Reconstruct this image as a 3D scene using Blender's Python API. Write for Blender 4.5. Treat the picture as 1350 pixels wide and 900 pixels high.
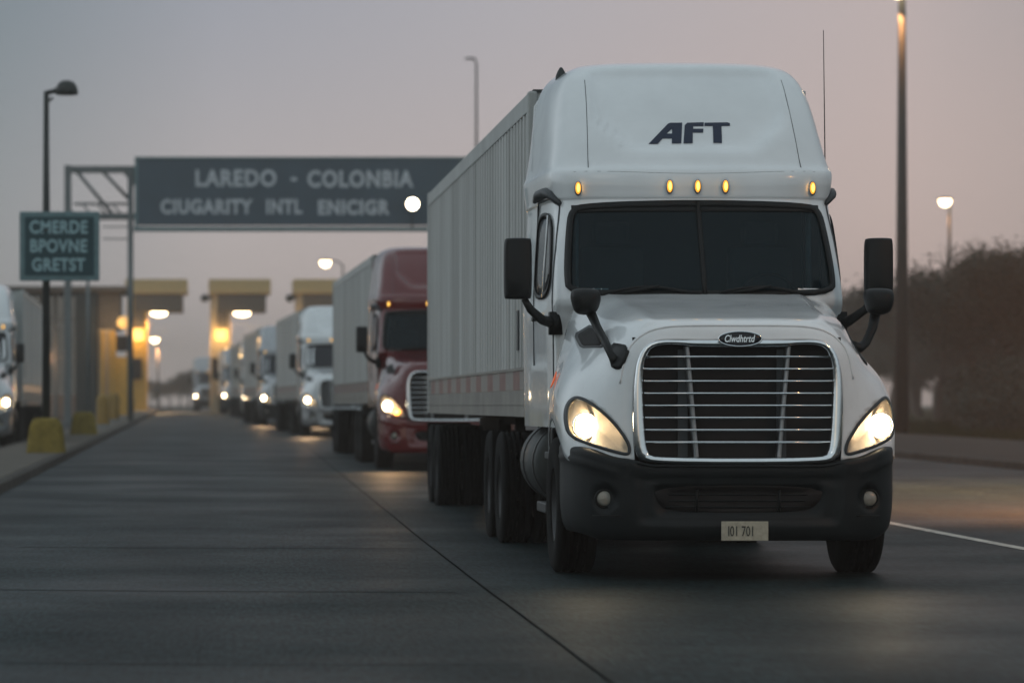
import bpy, bmesh, math, random
from mathutils import Vector, Matrix
from mathutils.bvhtree import BVHTree
from mathutils.geometry import tessellate_polygon
R = math.radians
random.seed(7)
scene = bpy.context.scene
for o in list(bpy.data.objects): bpy.data.objects.remove(o)
COL = scene.collection

# ------------------------------------------------------------------ camera
CH = 1.28
cam = bpy.data.cameras.new('camera'); camo = bpy.data.objects.new('camera', cam); COL.objects.link(camo)
camo.location = (0, 0, CH); camo.rotation_euler = (R(90), 0, 0)
cam.lens = 4600/1350*36; cam.sensor_width = 36
cam.shift_x = (675-290)/1350; cam.shift_y = (533-450)/1350
cam.clip_start = .1; cam.clip_end = 6000
cam.dof.use_dof = True; cam.dof.focus_distance = 26.6; cam.dof.aperture_fstop = 2.3
scene.camera = camo

# ------------------------------------------------------------------ sky
world = bpy.data.worlds.new('World'); scene.world = world; world.use_nodes = True
nt = world.node_tree; nt.nodes.clear()
def N(t, nt_=None, **k):
    n = (nt_ or nt).nodes.new(t)
    for a, v in k.items(): setattr(n, a, v)
    return n
SUN_EL, SUN_ROT = 7, 205
wout = N('ShaderNodeOutputWorld'); wbg = N('ShaderNodeBackground')
tc = N('ShaderNodeTexCoord'); sep = N('ShaderNodeSeparateXYZ'); nt.links.new(tc.outputs['Generated'], sep.inputs[0])
def ramp(nt_, stops, interp='LINEAR'):
    r = nt_.nodes.new('ShaderNodeValToRGB'); r.color_ramp.interpolation = interp
    e = r.color_ramp.elements
    e[0].position, e[0].color = stops[0][0], (*stops[0][1], 1)
    e[1].position, e[1].color = stops[-1][0], (*stops[-1][1], 1)
    for p, c in stops[1:-1]:
        q = e.new(p); q.color = (*c, 1)
    return r
def mrange(nt_, a, b, src, smooth=True):
    m = nt_.nodes.new('ShaderNodeMapRange'); m.interpolation_type = 'SMOOTHSTEP' if smooth else 'LINEAR'
    m.inputs['From Min'].default_value = a; m.inputs['From Max'].default_value = b
    nt_.links.new(src, m.inputs['Value']); return m.outputs['Result']
def mixc(nt_, fac, a, b, mode='MIX'):
    m = nt_.nodes.new('ShaderNodeMix'); m.data_type = 'RGBA'; m.blend_type = mode
    if isinstance(fac, (int, float)): m.inputs[0].default_value = fac
    else: nt_.links.new(fac, m.inputs[0])
    for i, v in ((6, a), (7, b)):
        if isinstance(v, tuple): m.inputs[i].default_value = (*v, 1)
        else: nt_.links.new(v, m.inputs[i])
    return m.outputs[2]
sx = mrange(nt, -1, 1, sep.outputs['X'], False)
low = ramp(nt, [(0, (1.15, 1.25, 1.32)), (.25, (.85, .95, 1.0)), (.42, (.24, .29, .33)), (.47, (.44, .44, .46)), (.50, (.70, .60, .58)), (.545, (.72, .57, .54)), (.595, (.74, .56, .52)), (.63, (.50, .42, .415)), (.75, (.26, .27, .29)), (1, (.22, .26, .30))]); nt.links.new(sx, low.inputs[0])
high = ramp(nt, [(0, (1.0, 1.1, 1.18)), (.25, (.75, .84, .9)), (.42, (.18, .225, .26)), (.47, (.225, .275, .325)), (.50, (.37, .39, .46)), (.545, (.49, .47, .515)), (.595, (.60, .50, .50)), (.63, (.38, .35, .365)), (.75, (.24, .26, .29)), (1, (.22, .26, .30))]); nt.links.new(sx, high.inputs[0])
front = mixc(nt, mrange(nt, 0, .14, sep.outputs['Z']), low.outputs[0], high.outputs[0])
up = mixc(nt, mrange(nt, .15, .75, sep.outputs['Z']), front, (.50, .585, .63))
back = mixc(nt, mrange(nt, .35, -.55, sep.outputs['Y']), up, (.45, .53, .57))
skyt = N('ShaderNodeTexSky', sky_type='NISHITA', sun_disc=False); skyt.sun_elevation = R(SUN_EL); skyt.sun_rotation = R(SUN_ROT)
skyc = mixc(nt, 1.0, skyt.outputs[0], (.05, .05, .05), 'MULTIPLY')
allc = mixc(nt, .12, back, skyc)
nt.links.new(allc, wbg.inputs[0]); wbg.inputs[1].default_value = 1.0
nt.links.new(wbg.outputs[0], wout.inputs[0])

sun = bpy.data.lights.new('sun', 'SUN'); sun.energy = .08; sun.angle = R(25); sun.color = (1, .9, .82)
suno = bpy.data.objects.new('sun', sun); COL.objects.link(suno); suno.rotation_euler = (R(62), 0, R(-25))
scene.view_settings.view_transform = 'Standard'; scene.view_settings.look = 'None'
scene.view_settings.exposure = 0; scene.view_settings.gamma = 1
scene.cycles.use_denoising = True
scene.cycles.max_bounces = 6; scene.cycles.volume_bounces = 0; scene.cycles.transparent_max_bounces = 8
scene.cycles.sample_clamp_indirect = 4
scene.cycles.caustics_reflective = False; scene.cycles.caustics_refractive = False

# ------------------------------------------------------------------ helpers
def tag(o, label=None, cat=None, group=None, kind=None):
    if label: o['label'] = label
    if cat: o['category'] = cat
    if group: o['group'] = group
    if kind: o['kind'] = kind
    return o
def empty(name, loc=(0, 0, 0), rz=0, parent=None):
    o = bpy.data.objects.new(name, None); COL.objects.link(o); o.location = loc; o.rotation_euler = (0, 0, rz)
    o.empty_display_size = .2; o.parent = parent; return o
def link(name, me, m=None, parent=None, smooth=False, bevel=0, solid=0):
    me.name = name
    if m: me.materials.append(m)
    o = bpy.data.objects.new(name, me); COL.objects.link(o); o.parent = parent
    if smooth:
        me.polygons.foreach_set('use_smooth', [True]*len(me.polygons))
    if solid:
        s = o.modifiers.new('solid', 'SOLIDIFY'); s.thickness = solid; s.offset = 0
    if bevel:
        b = o.modifiers.new('bevel', 'BEVEL'); b.width = bevel; b.segments = 2; b.limit_method = 'ANGLE'; b.angle_limit = R(40)
    return o
class MB:
    def __init__(s): s.v = []; s.f = []
    def add(s, vs, fs):
        k = len(s.v); s.v += [tuple(v) for v in vs]; s.f += [tuple(i+k for i in f) for f in fs]; return s
    def box(s, c, d, rz=0, rx=0, ry=0):
        M = Matrix.Translation(c) @ Matrix.Rotation(rz, 4, 'Z') @ Matrix.Rotation(ry, 4, 'Y') @ Matrix.Rotation(rx, 4, 'X')
        vs = [M @ Vector((x*d[0]/2, y*d[1]/2, z*d[2]/2)) for x in (-1, 1) for y in (-1, 1) for z in (-1, 1)]
        return s.add(vs, [(0, 1, 3, 2), (4, 6, 7, 5), (0, 4, 5, 1), (2, 3, 7, 6), (0, 2, 6, 4), (1, 5, 7, 3)])
    def bb(s, x0, x1, y0, y1, z0, z1):
        return s.box(((x0+x1)/2, (y0+y1)/2, (z0+z1)/2), (x1-x0, y1-y0, z1-z0))
    def tube(s, pts, r, n=8, cap=True):
        pts = [Vector(p) for p in pts]; rs = r if isinstance(r, (list, tuple)) else [r]*len(pts)
        vs = []; fs = []
        ref = None
        for i, p in enumerate(pts):
            t = (pts[min(i+1, len(pts)-1)] - pts[max(i-1, 0)]).normalized()
            if ref is None: ref = Vector((0, 0, 1)) if abs(t.z) < .9 else Vector((1, 0, 0))
            a = t.cross(ref).normalized(); b = a.cross(t).normalized(); ref = b
            for k in range(n):
                an = 2*math.pi*k/n
                vs.append(p + (a*math.cos(an) + b*math.sin(an))*rs[i])
        for i in range(len(pts)-1):
            for k in range(n):
                fs.append((i*n+k, i*n+(k+1) % n, (i+1)*n+(k+1) % n, (i+1)*n+k))
        if cap:
            fs.append(tuple(range(n))[::-1]); fs.append(tuple((len(pts)-1)*n+k for k in range(n)))
        return s.add(vs, fs)
    def lathe(s, prof, c, axis='Z', n=32):
        # prof: (r, h) list; axis X/Y/Z
        vs = []; fs = []
        for r, h in prof:
            for k in range(n):
                a = 2*math.pi*k/n; u, v = r*math.cos(a), r*math.sin(a)
                p = {'X': (h, u, v), 'Y': (u, h, v), 'Z': (u, v, h)}[axis]
                vs.append((p[0]+c[0], p[1]+c[1], p[2]+c[2]))
        for i in range(len(prof)-1):
            for k in range(n):
                fs.append((i*n+k, i*n+(k+1) % n, (i+1)*n+(k+1) % n, (i+1)*n+k))
        return s.add(vs, fs)
    def build(s, name, m, parent=None, smooth=False, bevel=0, solid=0):
        me = bpy.data.meshes.new(name); me.from_pydata(s.v, [], s.f); me.validate()
        bm = bmesh.new(); bm.from_mesh(me); bmesh.ops.recalc_face_normals(bm, faces=bm.faces); bm.to_mesh(me); bm.free()
        return link(name, me, m, parent, smooth, bevel, solid)
def cr(p0, p1, p2, p3, t):
    t2, t3 = t*t, t*t*t
    return tuple(.5*((2*b) + (c-a)*t + (2*a-5*b+4*c-d)*t2 + (3*b-a-3*c+d)*t3) for a, b, c, d in zip(p0, p1, p2, p3))
def crline(pts, n, closed=False):
    out = []; m = len(pts)
    for i in range(m if closed else m-1):
        if closed: a, b, c, d = pts[i-1], pts[i], pts[(i+1) % m], pts[(i+2) % m]
        else:
            b, c = pts[i], pts[i+1]
            a = pts[i-1] if i > 0 else tuple(2*x-y for x, y in zip(b, c))
            d = pts[i+2] if i+2 < m else tuple(2*y-x for x, y in zip(b, c))
        for k in range(n): out.append(cr(a, b, c, d, k/n))
    if not closed: out.append(tuple(pts[-1]))
    return out
def crgrid(grid, nu, nv):
    rows = [crline(r, nv) for r in grid]
    cols = list(zip(*rows))
    cols = [crline(list(c), nu) for c in cols]
    return [list(r) for r in zip(*cols)]
def gridfaces(g, closed=False):
    nr, nc = len(g), len(g[0]); vs = [v for r in g for v in r]; fs = []
    for i in range(nr-1):
        for j in range(nc if closed else nc-1):
            k = (j+1) % nc
            fs.append((i*nc+j, i*nc+k, (i+1)*nc+k, (i+1)*nc+j))
    return vs, fs
def chaikin(pts, it=3):
    for _ in range(it):
        q = []
        for i in range(len(pts)):
            a, b = pts[i], pts[(i+1) % len(pts)]
            q.append(tuple(x*.75+y*.25 for x, y in zip(a, b))); q.append(tuple(x*.25+y*.75 for x, y in zip(a, b)))
        pts = q
    return pts
def rrect(x0, x1, z0, z1, r=.05, n=5, edge=6):
    out = []
    for cx, cz, a0 in ((x1-r, z1-r, 0), (x0+r, z1-r, 90), (x0+r, z0+r, 180), (x1-r, z0+r, 270)):
        for k in range(n+1):
            a = R(a0+90*k/n); out.append((cx+r*math.cos(a), cz+r*math.sin(a)))
    return densify(out, max((x1-x0), (z1-z0))/edge)
def densify(pts, d):
    out = []
    for i in range(len(pts)):
        a, b = pts[i], pts[(i+1) % len(pts)]
        L = math.dist(a, b); n = max(1, int(L/d+.5))
        for k in range(n): out.append(tuple(x+(y-x)*k/n for x, y in zip(a, b)))
    return out
def inpoly(p, poly):
    x, y = p; c = False; j = len(poly)-1
    for i in range(len(poly)):
        xi, yi = poly[i]; xj, yj = poly[j]
        if (yi > y) != (yj > y) and x < (xj-xi)*(y-yi)/(yj-yi)+xi: c = not c
        j = i
    return c
class Proj:
    """drop 2D shapes onto the body surface, from the front (x,z) or from a side (y,z)"""
    def __init__(s, trees): s.t = trees; s.last = 0
    def front(s, x, z, off=0):
        best = None
        for t in s.t:
            h = t.ray_cast(Vector((x, -3, z)), Vector((0, 1, 0)))
            if h[0] is not None and (best is None or h[0].y < best): best = h[0].y
        if best is None: best = s.last
        s.last = best
        return (x, best-off, z)
    def side(s, y, z, sg, off=0):
        best = None
        for t in s.t:
            h = t.ray_cast(Vector((sg*4, y, z)), Vector((-sg, 0, 0)))
            if h[0] is not None and (best is None or abs(h[0].x) > best): best = abs(h[0].x)
        if best is None: best = s.last
        s.last = best
        return (sg*(best+off), y, z)
def polar(outline, fn, rings=5, inner=0.0):
    cx = sum(p[0] for p in outline)/len(outline); cz = sum(p[1] for p in outline)/len(outline)
    n = len(outline); vs = []; fs = []
    for k in range(rings+1):
        s = 1-(1-inner)*k/rings
        if inner == 0 and k == rings: break
        for p in outline: vs.append(fn(cx+(p[0]-cx)*s, cz+(p[1]-cz)*s))
    nr = rings if inner == 0 else rings+1
    for i in range(nr-1):
        for k in range(n): fs.append((i*n+k, i*n+(k+1) % n, (i+1)*n+(k+1) % n, (i+1)*n+k))
    if inner == 0:
        vs.append(fn(cx, cz)); c = len(vs)-1
        for k in range(n): fs.append(((nr-1)*n+k, (nr-1)*n+(k+1) % n, c))
    return vs, fs
def band(outline, w, fn, steps=1):
    """a strip of width w inside a closed outline"""
    n = len(outline); vs = []; fs = []
    area = sum(outline[i-1][0]*outline[i][1]-outline[i][0]*outline[i-1][1] for i in range(n))
    sg = 1 if area > 0 else -1
    inn = []
    for i in range(n):
        a, b = outline[i-2], outline[(i+2) % n]
        tx, tz = b[0]-a[0], b[1]-a[1]; L = math.hypot(tx, tz) or 1
        inn.append((outline[i][0]-sg*tz/L*w, outline[i][1]+sg*tx/L*w))
    for k in range(steps+1):
        t = k/steps
        for p, q in zip(outline, inn): vs.append(fn(p[0]+(q[0]-p[0])*t, p[1]+(q[1]-p[1])*t))
    for i in range(steps):
        for k in range(n): fs.append((i*n+k, i*n+(k+1) % n, (i+1)*n+(k+1) % n, (i+1)*n+k))
    return vs, fs, inn
def polyfill(loops, fn, cuts=0):
    vl = [[Vector((p[0], p[1], 0)) for p in l] for l in loops]
    tris = tessellate_polygon(vl); flat = [p for l in loops for p in l]
    bm = bmesh.new(); bv = [bm.verts.new((p[0], p[1], 0)) for p in flat]
    for t in tris:
        try: bm.faces.new([bv[i] for i in t])
        except ValueError: pass
    if cuts: bmesh.ops.subdivide_edges(bm, edges=bm.edges, cuts=cuts, use_grid_fill=True)
    bm.verts.index_update()
    vs = [fn(v.co.x, v.co.y) for v in bm.verts]; fs = [tuple(v.index for v in f.verts) for f in bm.faces]
    bm.free(); return vs, fs
def text_mesh(name, s, size, m, loc, parent=None, bold=0, sx=1, extrude=.004, align='LEFT', spacing=1.0, shear=0, rot=(R(90), 0, 0)):
    c = bpy.data.curves.new(name, 'FONT'); c.body = s; c.size = size; c.extrude = extrude; c.offset = bold
    c.align_x = align; c.space_character = spacing; c.shear = shear; c.resolution_u = 4
    o = bpy.data.objects.new(name+'_src', c); COL.objects.link(o)
    dg = bpy.context.evaluated_depsgraph_get(); me = bpy.data.meshes.new_from_object(o.evaluated_get(dg))
    bpy.data.objects.remove(o)
    me.transform(Matrix.Diagonal((sx, 1, 1, 1)))
    me.materials.clear()
    ob = link(name, me, m, parent); ob.location = loc; ob.rotation_euler = rot
    return ob
def copy_tree(o, parent=None):
    c = o.copy(); COL.objects.link(c); c.parent = parent
    if parent is not None: c.matrix_parent_inverse = o.matrix_parent_inverse
    for ch in list(KIDS.get(o.name, [])): copy_tree(ch, c)
    return c
KIDS = {}
def index_kids():
    KIDS.clear()
    for o in bpy.data.objects:
        if o.parent: KIDS.setdefault(o.parent.name, []).append(o)

# ------------------------------------------------------------------ materials
def mat(name, col, rough=.5, metal=0, coat=0, var=.12, scale=6, bump=0, bscale=40, emit=None, estr=0, spec=.5, dark=None, rvar=.08, coord='Object', stretch=None):
    m = bpy.data.materials.new(name); m.use_nodes = True; t = m.node_tree; b = t.nodes['Principled BSDF']
    b.inputs['Roughness'].default_value = rough; b.inputs['Metallic'].default_value = metal
    b.inputs['Coat Weight'].default_value = coat; b.inputs['Specular IOR Level'].default_value = spec
    tcn = t.nodes.new('ShaderNodeTexCoord'); src = tcn.outputs[coord]
    if stretch:
        mp = t.nodes.new('ShaderNodeMapping'); mp.inputs['Scale'].default_value = stretch; t.links.new(src, mp.inputs[0]); src = mp.outputs[0]
    nz = t.nodes.new('ShaderNodeTexNoise'); nz.inputs['Scale'].default_value = scale; nz.inputs['Detail'].default_value = 6; nz.inputs['Roughness'].default_value = .6
    t.links.new(src, nz.inputs['Vector'])
    lo = tuple(c*(1-var*2) for c in col) if dark is None else dark
    hi = tuple(min(1, c*(1+var)) for c in col)
    rp = ramp(t, [(.3, lo), (.7, hi)]); t.links.new(nz.outputs[0], rp.inputs[0]); t.links.new(rp.outputs[0], b.inputs['Base Color'])
    mr = t.nodes.new('ShaderNodeMapRange'); mr.inputs['To Min'].default_value = max(.02, rough-rvar); mr.inputs['To Max'].default_value = min(1, rough+rvar)
    t.links.new(nz.outputs[0], mr.inputs['Value']); t.links.new(mr.outputs[0], b.inputs['Roughness'])
    if bump:
        n2 = t.nodes.new('ShaderNodeTexNoise'); n2.inputs['Scale'].default_value = bscale; n2.inputs['Detail'].default_value = 4
        t.links.new(src, n2.inputs['Vector']); bp = t.nodes.new('ShaderNodeBump'); bp.inputs['Strength'].default_value = bump; bp.inputs['Distance'].default_value = .02
        t.links.new(n2.outputs[0], bp.inputs['Height']); t.links.new(bp.outputs[0], b.inputs['Normal'])
    if emit:
        b.inputs['Emission Color'].default_value = (*emit, 1); b.inputs['Emission Strength'].default_value = estr
    return m
def glassmat(name, tint, alpha, rough=.03):
    m = bpy.data.materials.new(name); m.use_nodes = True; t = m.node_tree; t.nodes.clear()
    o = t.nodes.new('ShaderNodeOutputMaterial'); mx = t.nodes.new('ShaderNodeMixShader'); tr = t.nodes.new('ShaderNodeBsdfTransparent'); p = t.nodes.new('ShaderNodeBsdfPrincipled')
    tr.inputs[0].default_value = (*tint, 1); p.inputs['Base Color'].default_value = (.006, .024, .034, 1); p.inputs['Roughness'].default_value = rough
    nz = t.nodes.new('ShaderNodeTexNoise'); nz.inputs['Scale'].default_value = 3; mr = t.nodes.new('ShaderNodeMapRange'); mr.inputs['To Min'].default_value = rough; mr.inputs['To Max'].default_value = rough+.08
    tcn = t.nodes.new('ShaderNodeTexCoord'); t.links.new(tcn.outputs['Object'], nz.inputs['Vector'])
    t.links.new(nz.outputs[0], mr.inputs[0]); t.links.new(mr.outputs[0], p.inputs['Roughness'])
    mx.inputs[0].default_value = alpha
    t.links.new(tr.outputs[0], mx.inputs[1]); t.links.new(p.outputs[0], mx.inputs[2]); t.links.new(mx.outputs[0], o.inputs[0]); return m
def paintmat(name, col, dirt=(.25, .22, .18), rough=.2):
    m = mat(name, col, rough, 0, .7, var=.03, scale=3)
    t = m.node_tree; b = t.nodes['Principled BSDF']
    # road grime: streaky, denser low on the body
    tcn = t.nodes.new('ShaderNodeTexCoord'); sp = t.nodes.new('ShaderNodeSeparateXYZ'); t.links.new(tcn.outputs['Object'], sp.inputs[0])
    n = t.nodes.new('ShaderNodeTexNoise'); n.inputs['Scale'].default_value = 5; n.inputs['Detail'].default_value = 8; n.inputs['Roughness'].default_value = .7
    mp = t.nodes.new('ShaderNodeMapping'); mp.inputs['Scale'].default_value = (1, 1, .35); t.links.new(tcn.outputs['Object'], mp.inputs[0]); t.links.new(mp.outputs[0], n.inputs['Vector'])
    a = mrange(t, .5, .9, n.outputs[0]); h = mrange(t, 2.6, .8, sp.outputs['Z'])
    mu = t.nodes.new('ShaderNodeMath'); mu.operation = 'MULTIPLY'; t.links.new(a, mu.inputs[0]); t.links.new(h, mu.inputs[1])
    ad = t.nodes.new('ShaderNodeMath'); ad.operation = 'MULTIPLY_ADD'; ad.inputs[1].default_value = .28; ad.inputs[2].default_value = .0; t.links.new(mu.outputs[0], ad.inputs[0])
    old = b.inputs['Base Color'].links[0].from_socket
    t.links.new(mixc(t, ad.outputs[0], old, dirt), b.inputs['Base Color']); return m

M = {}
M['white'] = paintmat('white_paint', (.78, .82, .84))
M['red'] = paintmat('red_paint', (.12, .004, .006), (.12, .06, .05))
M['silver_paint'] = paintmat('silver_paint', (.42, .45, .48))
M['plastic'] = mat('grey_plastic', (.003, .007, .009), .5, spec=.25, bump=.05, bscale=200)
M['plastic_mid'] = mat('mid_plastic', (.035, .042, .048), .5)
M['black'] = mat('black_plastic', (.003, .005, .006), .5, spec=.3)
M['rim'] = mat('wheel_rim', (.05, .052, .055), .5, .5)
M['void'] = mat('dark_recess', (.004, .004, .005), .8)
M['rubber'] = mat('tyre_rubber', (.004, .005, .0055), .85, spec=.15, bump=.2, bscale=60)
M['chrome'] = mat('chrome', (.82, .85, .87), .14, 1, rvar=.05, var=.05)
M['brushed'] = mat('dull_metal', (.34, .35, .36), .4, 1, var=.1)
M['steel'] = mat('galvanised_steel', (.16, .19, .20), .55, .4, bump=.05)
M['darksteel'] = mat('dark_steel', (.035, .042, .042), .55, .3)
M['chassis'] = mat('chassis_paint', (.006, .006, .006), .8, spec=.15)
M['trailer'] = mat('trailer_skin', (.54, .56, .555), .42, .1, var=.10, scale=2.2, bump=.03, bscale=3, stretch=(1, 1, .05), dark=(.30, .31, .305))
M['trailer_flat'] = mat('trailer_rail', (.42, .44, .43), .45, .1, var=.12, scale=2, stretch=(1, 1, .3))
M['trailer_low'] = mat('trailer_skirt', (.27, .255, .23), .6, .1, var=.15, scale=2)
M['glass'] = glassmat('cab_glass', (.28, .42, .46), .38)
M['haze_glass'] = glassmat('clear_glazing', (.75, .74, .70), .35, .15)
M['lens'] = glassmat('headlight_lens', (1, .97, .92), .12, .04)
M['interior'] = mat('cab_interior', (.03, .033, .036), .8)
M['seat'] = mat('seat_fabric', (.07, .08, .085), .9)
M['amber'] = mat('amber_lens', (.8, .3, .02), .3, emit=(1, .42, .04), estr=1.1)
M['amber_core'] = mat('amber_lamp', (1, .6, .1), .3, emit=(1, .62, .12), estr=2.6)
M['amber_off'] = mat('amber_reflector', (.7, .10, .01), .3, emit=(1, .15, .01), estr=.25)
M['beam'] = mat('headlight_bulb', (1, 1, 1), .3, emit=(1, .80, .52), estr=32)
M['beam_amber'] = mat('indicator_bulb', (1, .6, .1), .3, emit=(1, .42, .06), estr=16)
M['reflector'] = mat('headlight_reflector', (.80, .68, .55), .42, .3, bump=.08, bscale=18)
M['fog'] = mat('fog_glass', (.30, .29, .25), .25, bump=.2, bscale=60)
M['navy'] = mat('navy_vinyl', (.004, .014, .045), .35, var=.05)
M['badge'] = mat('badge_enamel', (.002, .006, .014), .15)
M['plate'] = mat('plate_metal', (.40, .39, .31), .5, var=.12, scale=30)
M['plate_ink'] = mat('plate_ink', (.03, .03, .025), .6)
M['tape'] = None
M['green'] = mat('sign_green', (.0003, .045, .060), .5, var=.06)
M['signgrey'] = mat('sign_blue_grey', (.045, .085, .12), .5, var=.08, scale=.8)
M['signframe'] = mat('sign_frame', (.13, .23, .25), .5, .2)
M['lettering'] = mat('lettering_grey', (.55, .60, .65), .6, var=.1, scale=3)
M['letterpale'] = mat('lettering_pale', (.32, .50, .54), .6, var=.08)
M['olive'] = mat('yellow_concrete', (.24, .18, .045), .9, spec=.1, var=.18, bump=.2, bscale=15)
M['yellow'] = mat('yellow_paint', (.30, .18, .03), .6, var=.12)
M['fascia'] = mat('tan_fascia', (.60, .45, .22), .7, var=.08)
M['boothyellow'] = mat('ochre_panel', (.58, .36, .07), .7, var=.12)
M['boothgrey'] = mat('taupe_panel', (.12, .105, .09), .7)
M['boothpale'] = mat('pale_panel', (.50, .41, .28), .7)
M['concrete'] = mat('concrete', (.13, .118, .102), .9, spec=.1, var=.15, scale=2, bump=.2, bscale=12)
M['kerb'] = mat('kerb_concrete', (.08, .076, .07), .9, spec=.08, var=.2, scale=3, bump=.3, bscale=20)
M['bark'] = mat('bark', (.06, .05, .042), .9, bump=.4, bscale=10)
M['leaf'] = mat('leaf', (.028, .042, .028), .8, var=.12, scale=.6)
M['leaf_dark'] = mat('leaf_dark', (.016, .028, .020), .8, var=.12, scale=.6)
M['litwarm'] = mat('lit_lamp', (1, .9, .7), .4, emit=(1, .72, .42), estr=13)
M['litwhite'] = mat('lit_lamp_pale', (1, .9, .8), .4, emit=(1, .84, .62), estr=26)
M['litwindow'] = mat('lit_window', (1, .7, .3), .5, emit=(1, .58, .20), estr=.42)
M['panel_beige'] = mat('weathered_panel', (.26, .23, .20), .6, .2, var=.12, scale=1)
def tapemat():
    m = mat('reflective_tape', (.3, .3, .3), .35)
    t = m.node_tree; b = t.nodes['Principled BSDF']; tcn = t.nodes.new('ShaderNodeTexCoord'); sp = t.nodes.new('ShaderNodeSeparateXYZ'); t.links.new(tcn.outputs['Object'], sp.inputs[0])
    d = t.nodes.new('ShaderNodeMath'); d.operation = 'MODULO'; d.inputs[1].default_value = 1.55; t.links.new(sp.outputs['Y'], d.inputs[0])
    g = t.nodes.new('ShaderNodeMath'); g.operation = 'GREATER_THAN'; g.inputs[1].default_value = .72; t.links.new(d.outputs[0], g.inputs[0])
    t.links.new(mixc(t, g.outputs[0], (.14, .045, .05), (.20, .205, .205)), b.inputs['Base Color']); return m
M['tape'] = tapemat()
def roadmat():
    m = bpy.data.materials.new('road_asphalt'); m.use_nodes = True; t = m.node_tree; b = t.nodes['Principled BSDF']
    tcn = t.nodes.new('ShaderNodeTexCoord'); src = tcn.outputs['Object']
    mp = t.nodes.new('ShaderNodeMapping'); mp.inputs['Scale'].default_value = (1, .12, 1); t.links.new(src, mp.inputs[0])
    n1 = t.nodes.new('ShaderNodeTexNoise'); n1.inputs['Scale'].default_value = .9; n1.inputs['Detail'].default_value = 7; n1.inputs['Roughness'].default_value = .6; t.links.new(mp.outputs[0], n1.inputs['Vector'])
    n2 = t.nodes.new('ShaderNodeTexNoise'); n2.inputs['Scale'].default_value = 45; n2.inputs['Detail'].default_value = 5; n2.inputs['Roughness'].default_value = .8; t.links.new(src, n2.inputs['Vector'])
    n3 = t.nodes.new('ShaderNodeTexNoise'); n3.inputs['Scale'].default_value = .35; n3.inputs['Detail'].default_value = 5; t.links.new(src, n3.inputs['Vector'])
    c1 = ramp(t, [(.3, (.006, .014, .016)), (.7, (.016, .027, .029))]); t.links.new(n1.outputs[0], c1.inputs[0])
    c2 = ramp(t, [(.3, (.45, .45, .45)), (.75, (1.5, 1.5, 1.5))]); t.links.new(n2.outputs[0], c2.inputs[0])
    t.links.new(mixc(t, 1.0, c1.outputs[0], c2.outputs[0], 'MULTIPLY'), b.inputs['Base Color'])
    mr = t.nodes.new('ShaderNodeMapRange'); mr.inputs['From Min'].default_value = .3; mr.inputs['From Max'].default_value = .7; mr.inputs['To Min'].default_value = .42; mr.inputs['To Max'].default_value = .62
    t.links.new(n3.outputs[0], mr.inputs[0]); t.links.new(mr.outputs[0], b.inputs['Roughness'])
    b.inputs['Specular IOR Level'].default_value = .08
    mp2 = t.nodes.new('ShaderNodeMapping'); mp2.inputs['Scale'].default_value = (1, .10, 1); t.links.new(src, mp2.inputs[0])
    n4 = t.nodes.new('ShaderNodeTexNoise'); n4.inputs['Scale'].default_value = 34; n4.inputs['Detail'].default_value = 3; n4.inputs['Roughness'].default_value = .7; t.links.new(mp2.outputs[0], n4.inputs['Vector'])
    c4 = ramp(t, [(.36, (.2, .2, .2)), (.68, (2.3, 2.3, 2.3))]); t.links.new(n4.outputs[0], c4.inputs[0])
    old = b.inputs['Base Color'].links[0].from_socket; t.links.new(mixc(t, 1.0, old, c4.outputs[0], 'MULTIPLY'), b.inputs['Base Color'])
    # tyre paths worn smoother and darker, along the lanes
    sp = t.nodes.new('ShaderNodeSeparateXYZ'); t.links.new(src, sp.inputs[0]); wv = t.nodes.new('ShaderNodeMath'); wv.operation = 'MULTIPLY'; wv.inputs[1].default_value = 3.3; t.links.new(sp.outputs['X'], wv.inputs[0])
    sn = t.nodes.new('ShaderNodeMath'); sn.operation = 'SINE'; t.links.new(wv.outputs[0], sn.inputs[0])
    c5 = ramp(t, [(.2, (.84, .84, .84)), (.8, (1.08, 1.08, 1.08))]); t.links.new(mrange(t, -1, 1, sn.outputs[0]), c5.inputs[0])
    old = b.inputs['Base Color'].links[0].from_socket; t.links.new(mixc(t, 1.0, old, c5.outputs[0], 'MULTIPLY'), b.inputs['Base Color'])
    bp = t.nodes.new('ShaderNodeBump'); bp.inputs['Strength'].default_value = .6; bp.inputs['Distance'].default_value = .012; t.links.new(n2.outputs[0], bp.inputs['Height']); t.links.new(bp.outputs[0], b.inputs['Normal'])
    return m
M['road'] = roadmat()
M['joint'] = mat('joint_sealant', (.006, .008, .008), .9, spec=.02, var=.2, scale=8)
M['strip'] = mat('sealed_strip', (.014, .023, .025), .9, spec=.04, var=.2, scale=5, bump=.3, bscale=50)
M['line'] = mat('road_paint_worn', (.62, .58, .50), .6, var=.25, scale=5, dark=(.25, .23, .20))
M['grass'] = mat('verge_grass', (.030, .038, .016), .95, spec=.05, var=.35, scale=1.2, bump=.8, bscale=6)
M['pave'] = mat('verge_pavement', (.06, .052, .046), .9, spec=.08, var=.15, scale=.7, bump=.2, bscale=8)

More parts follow.
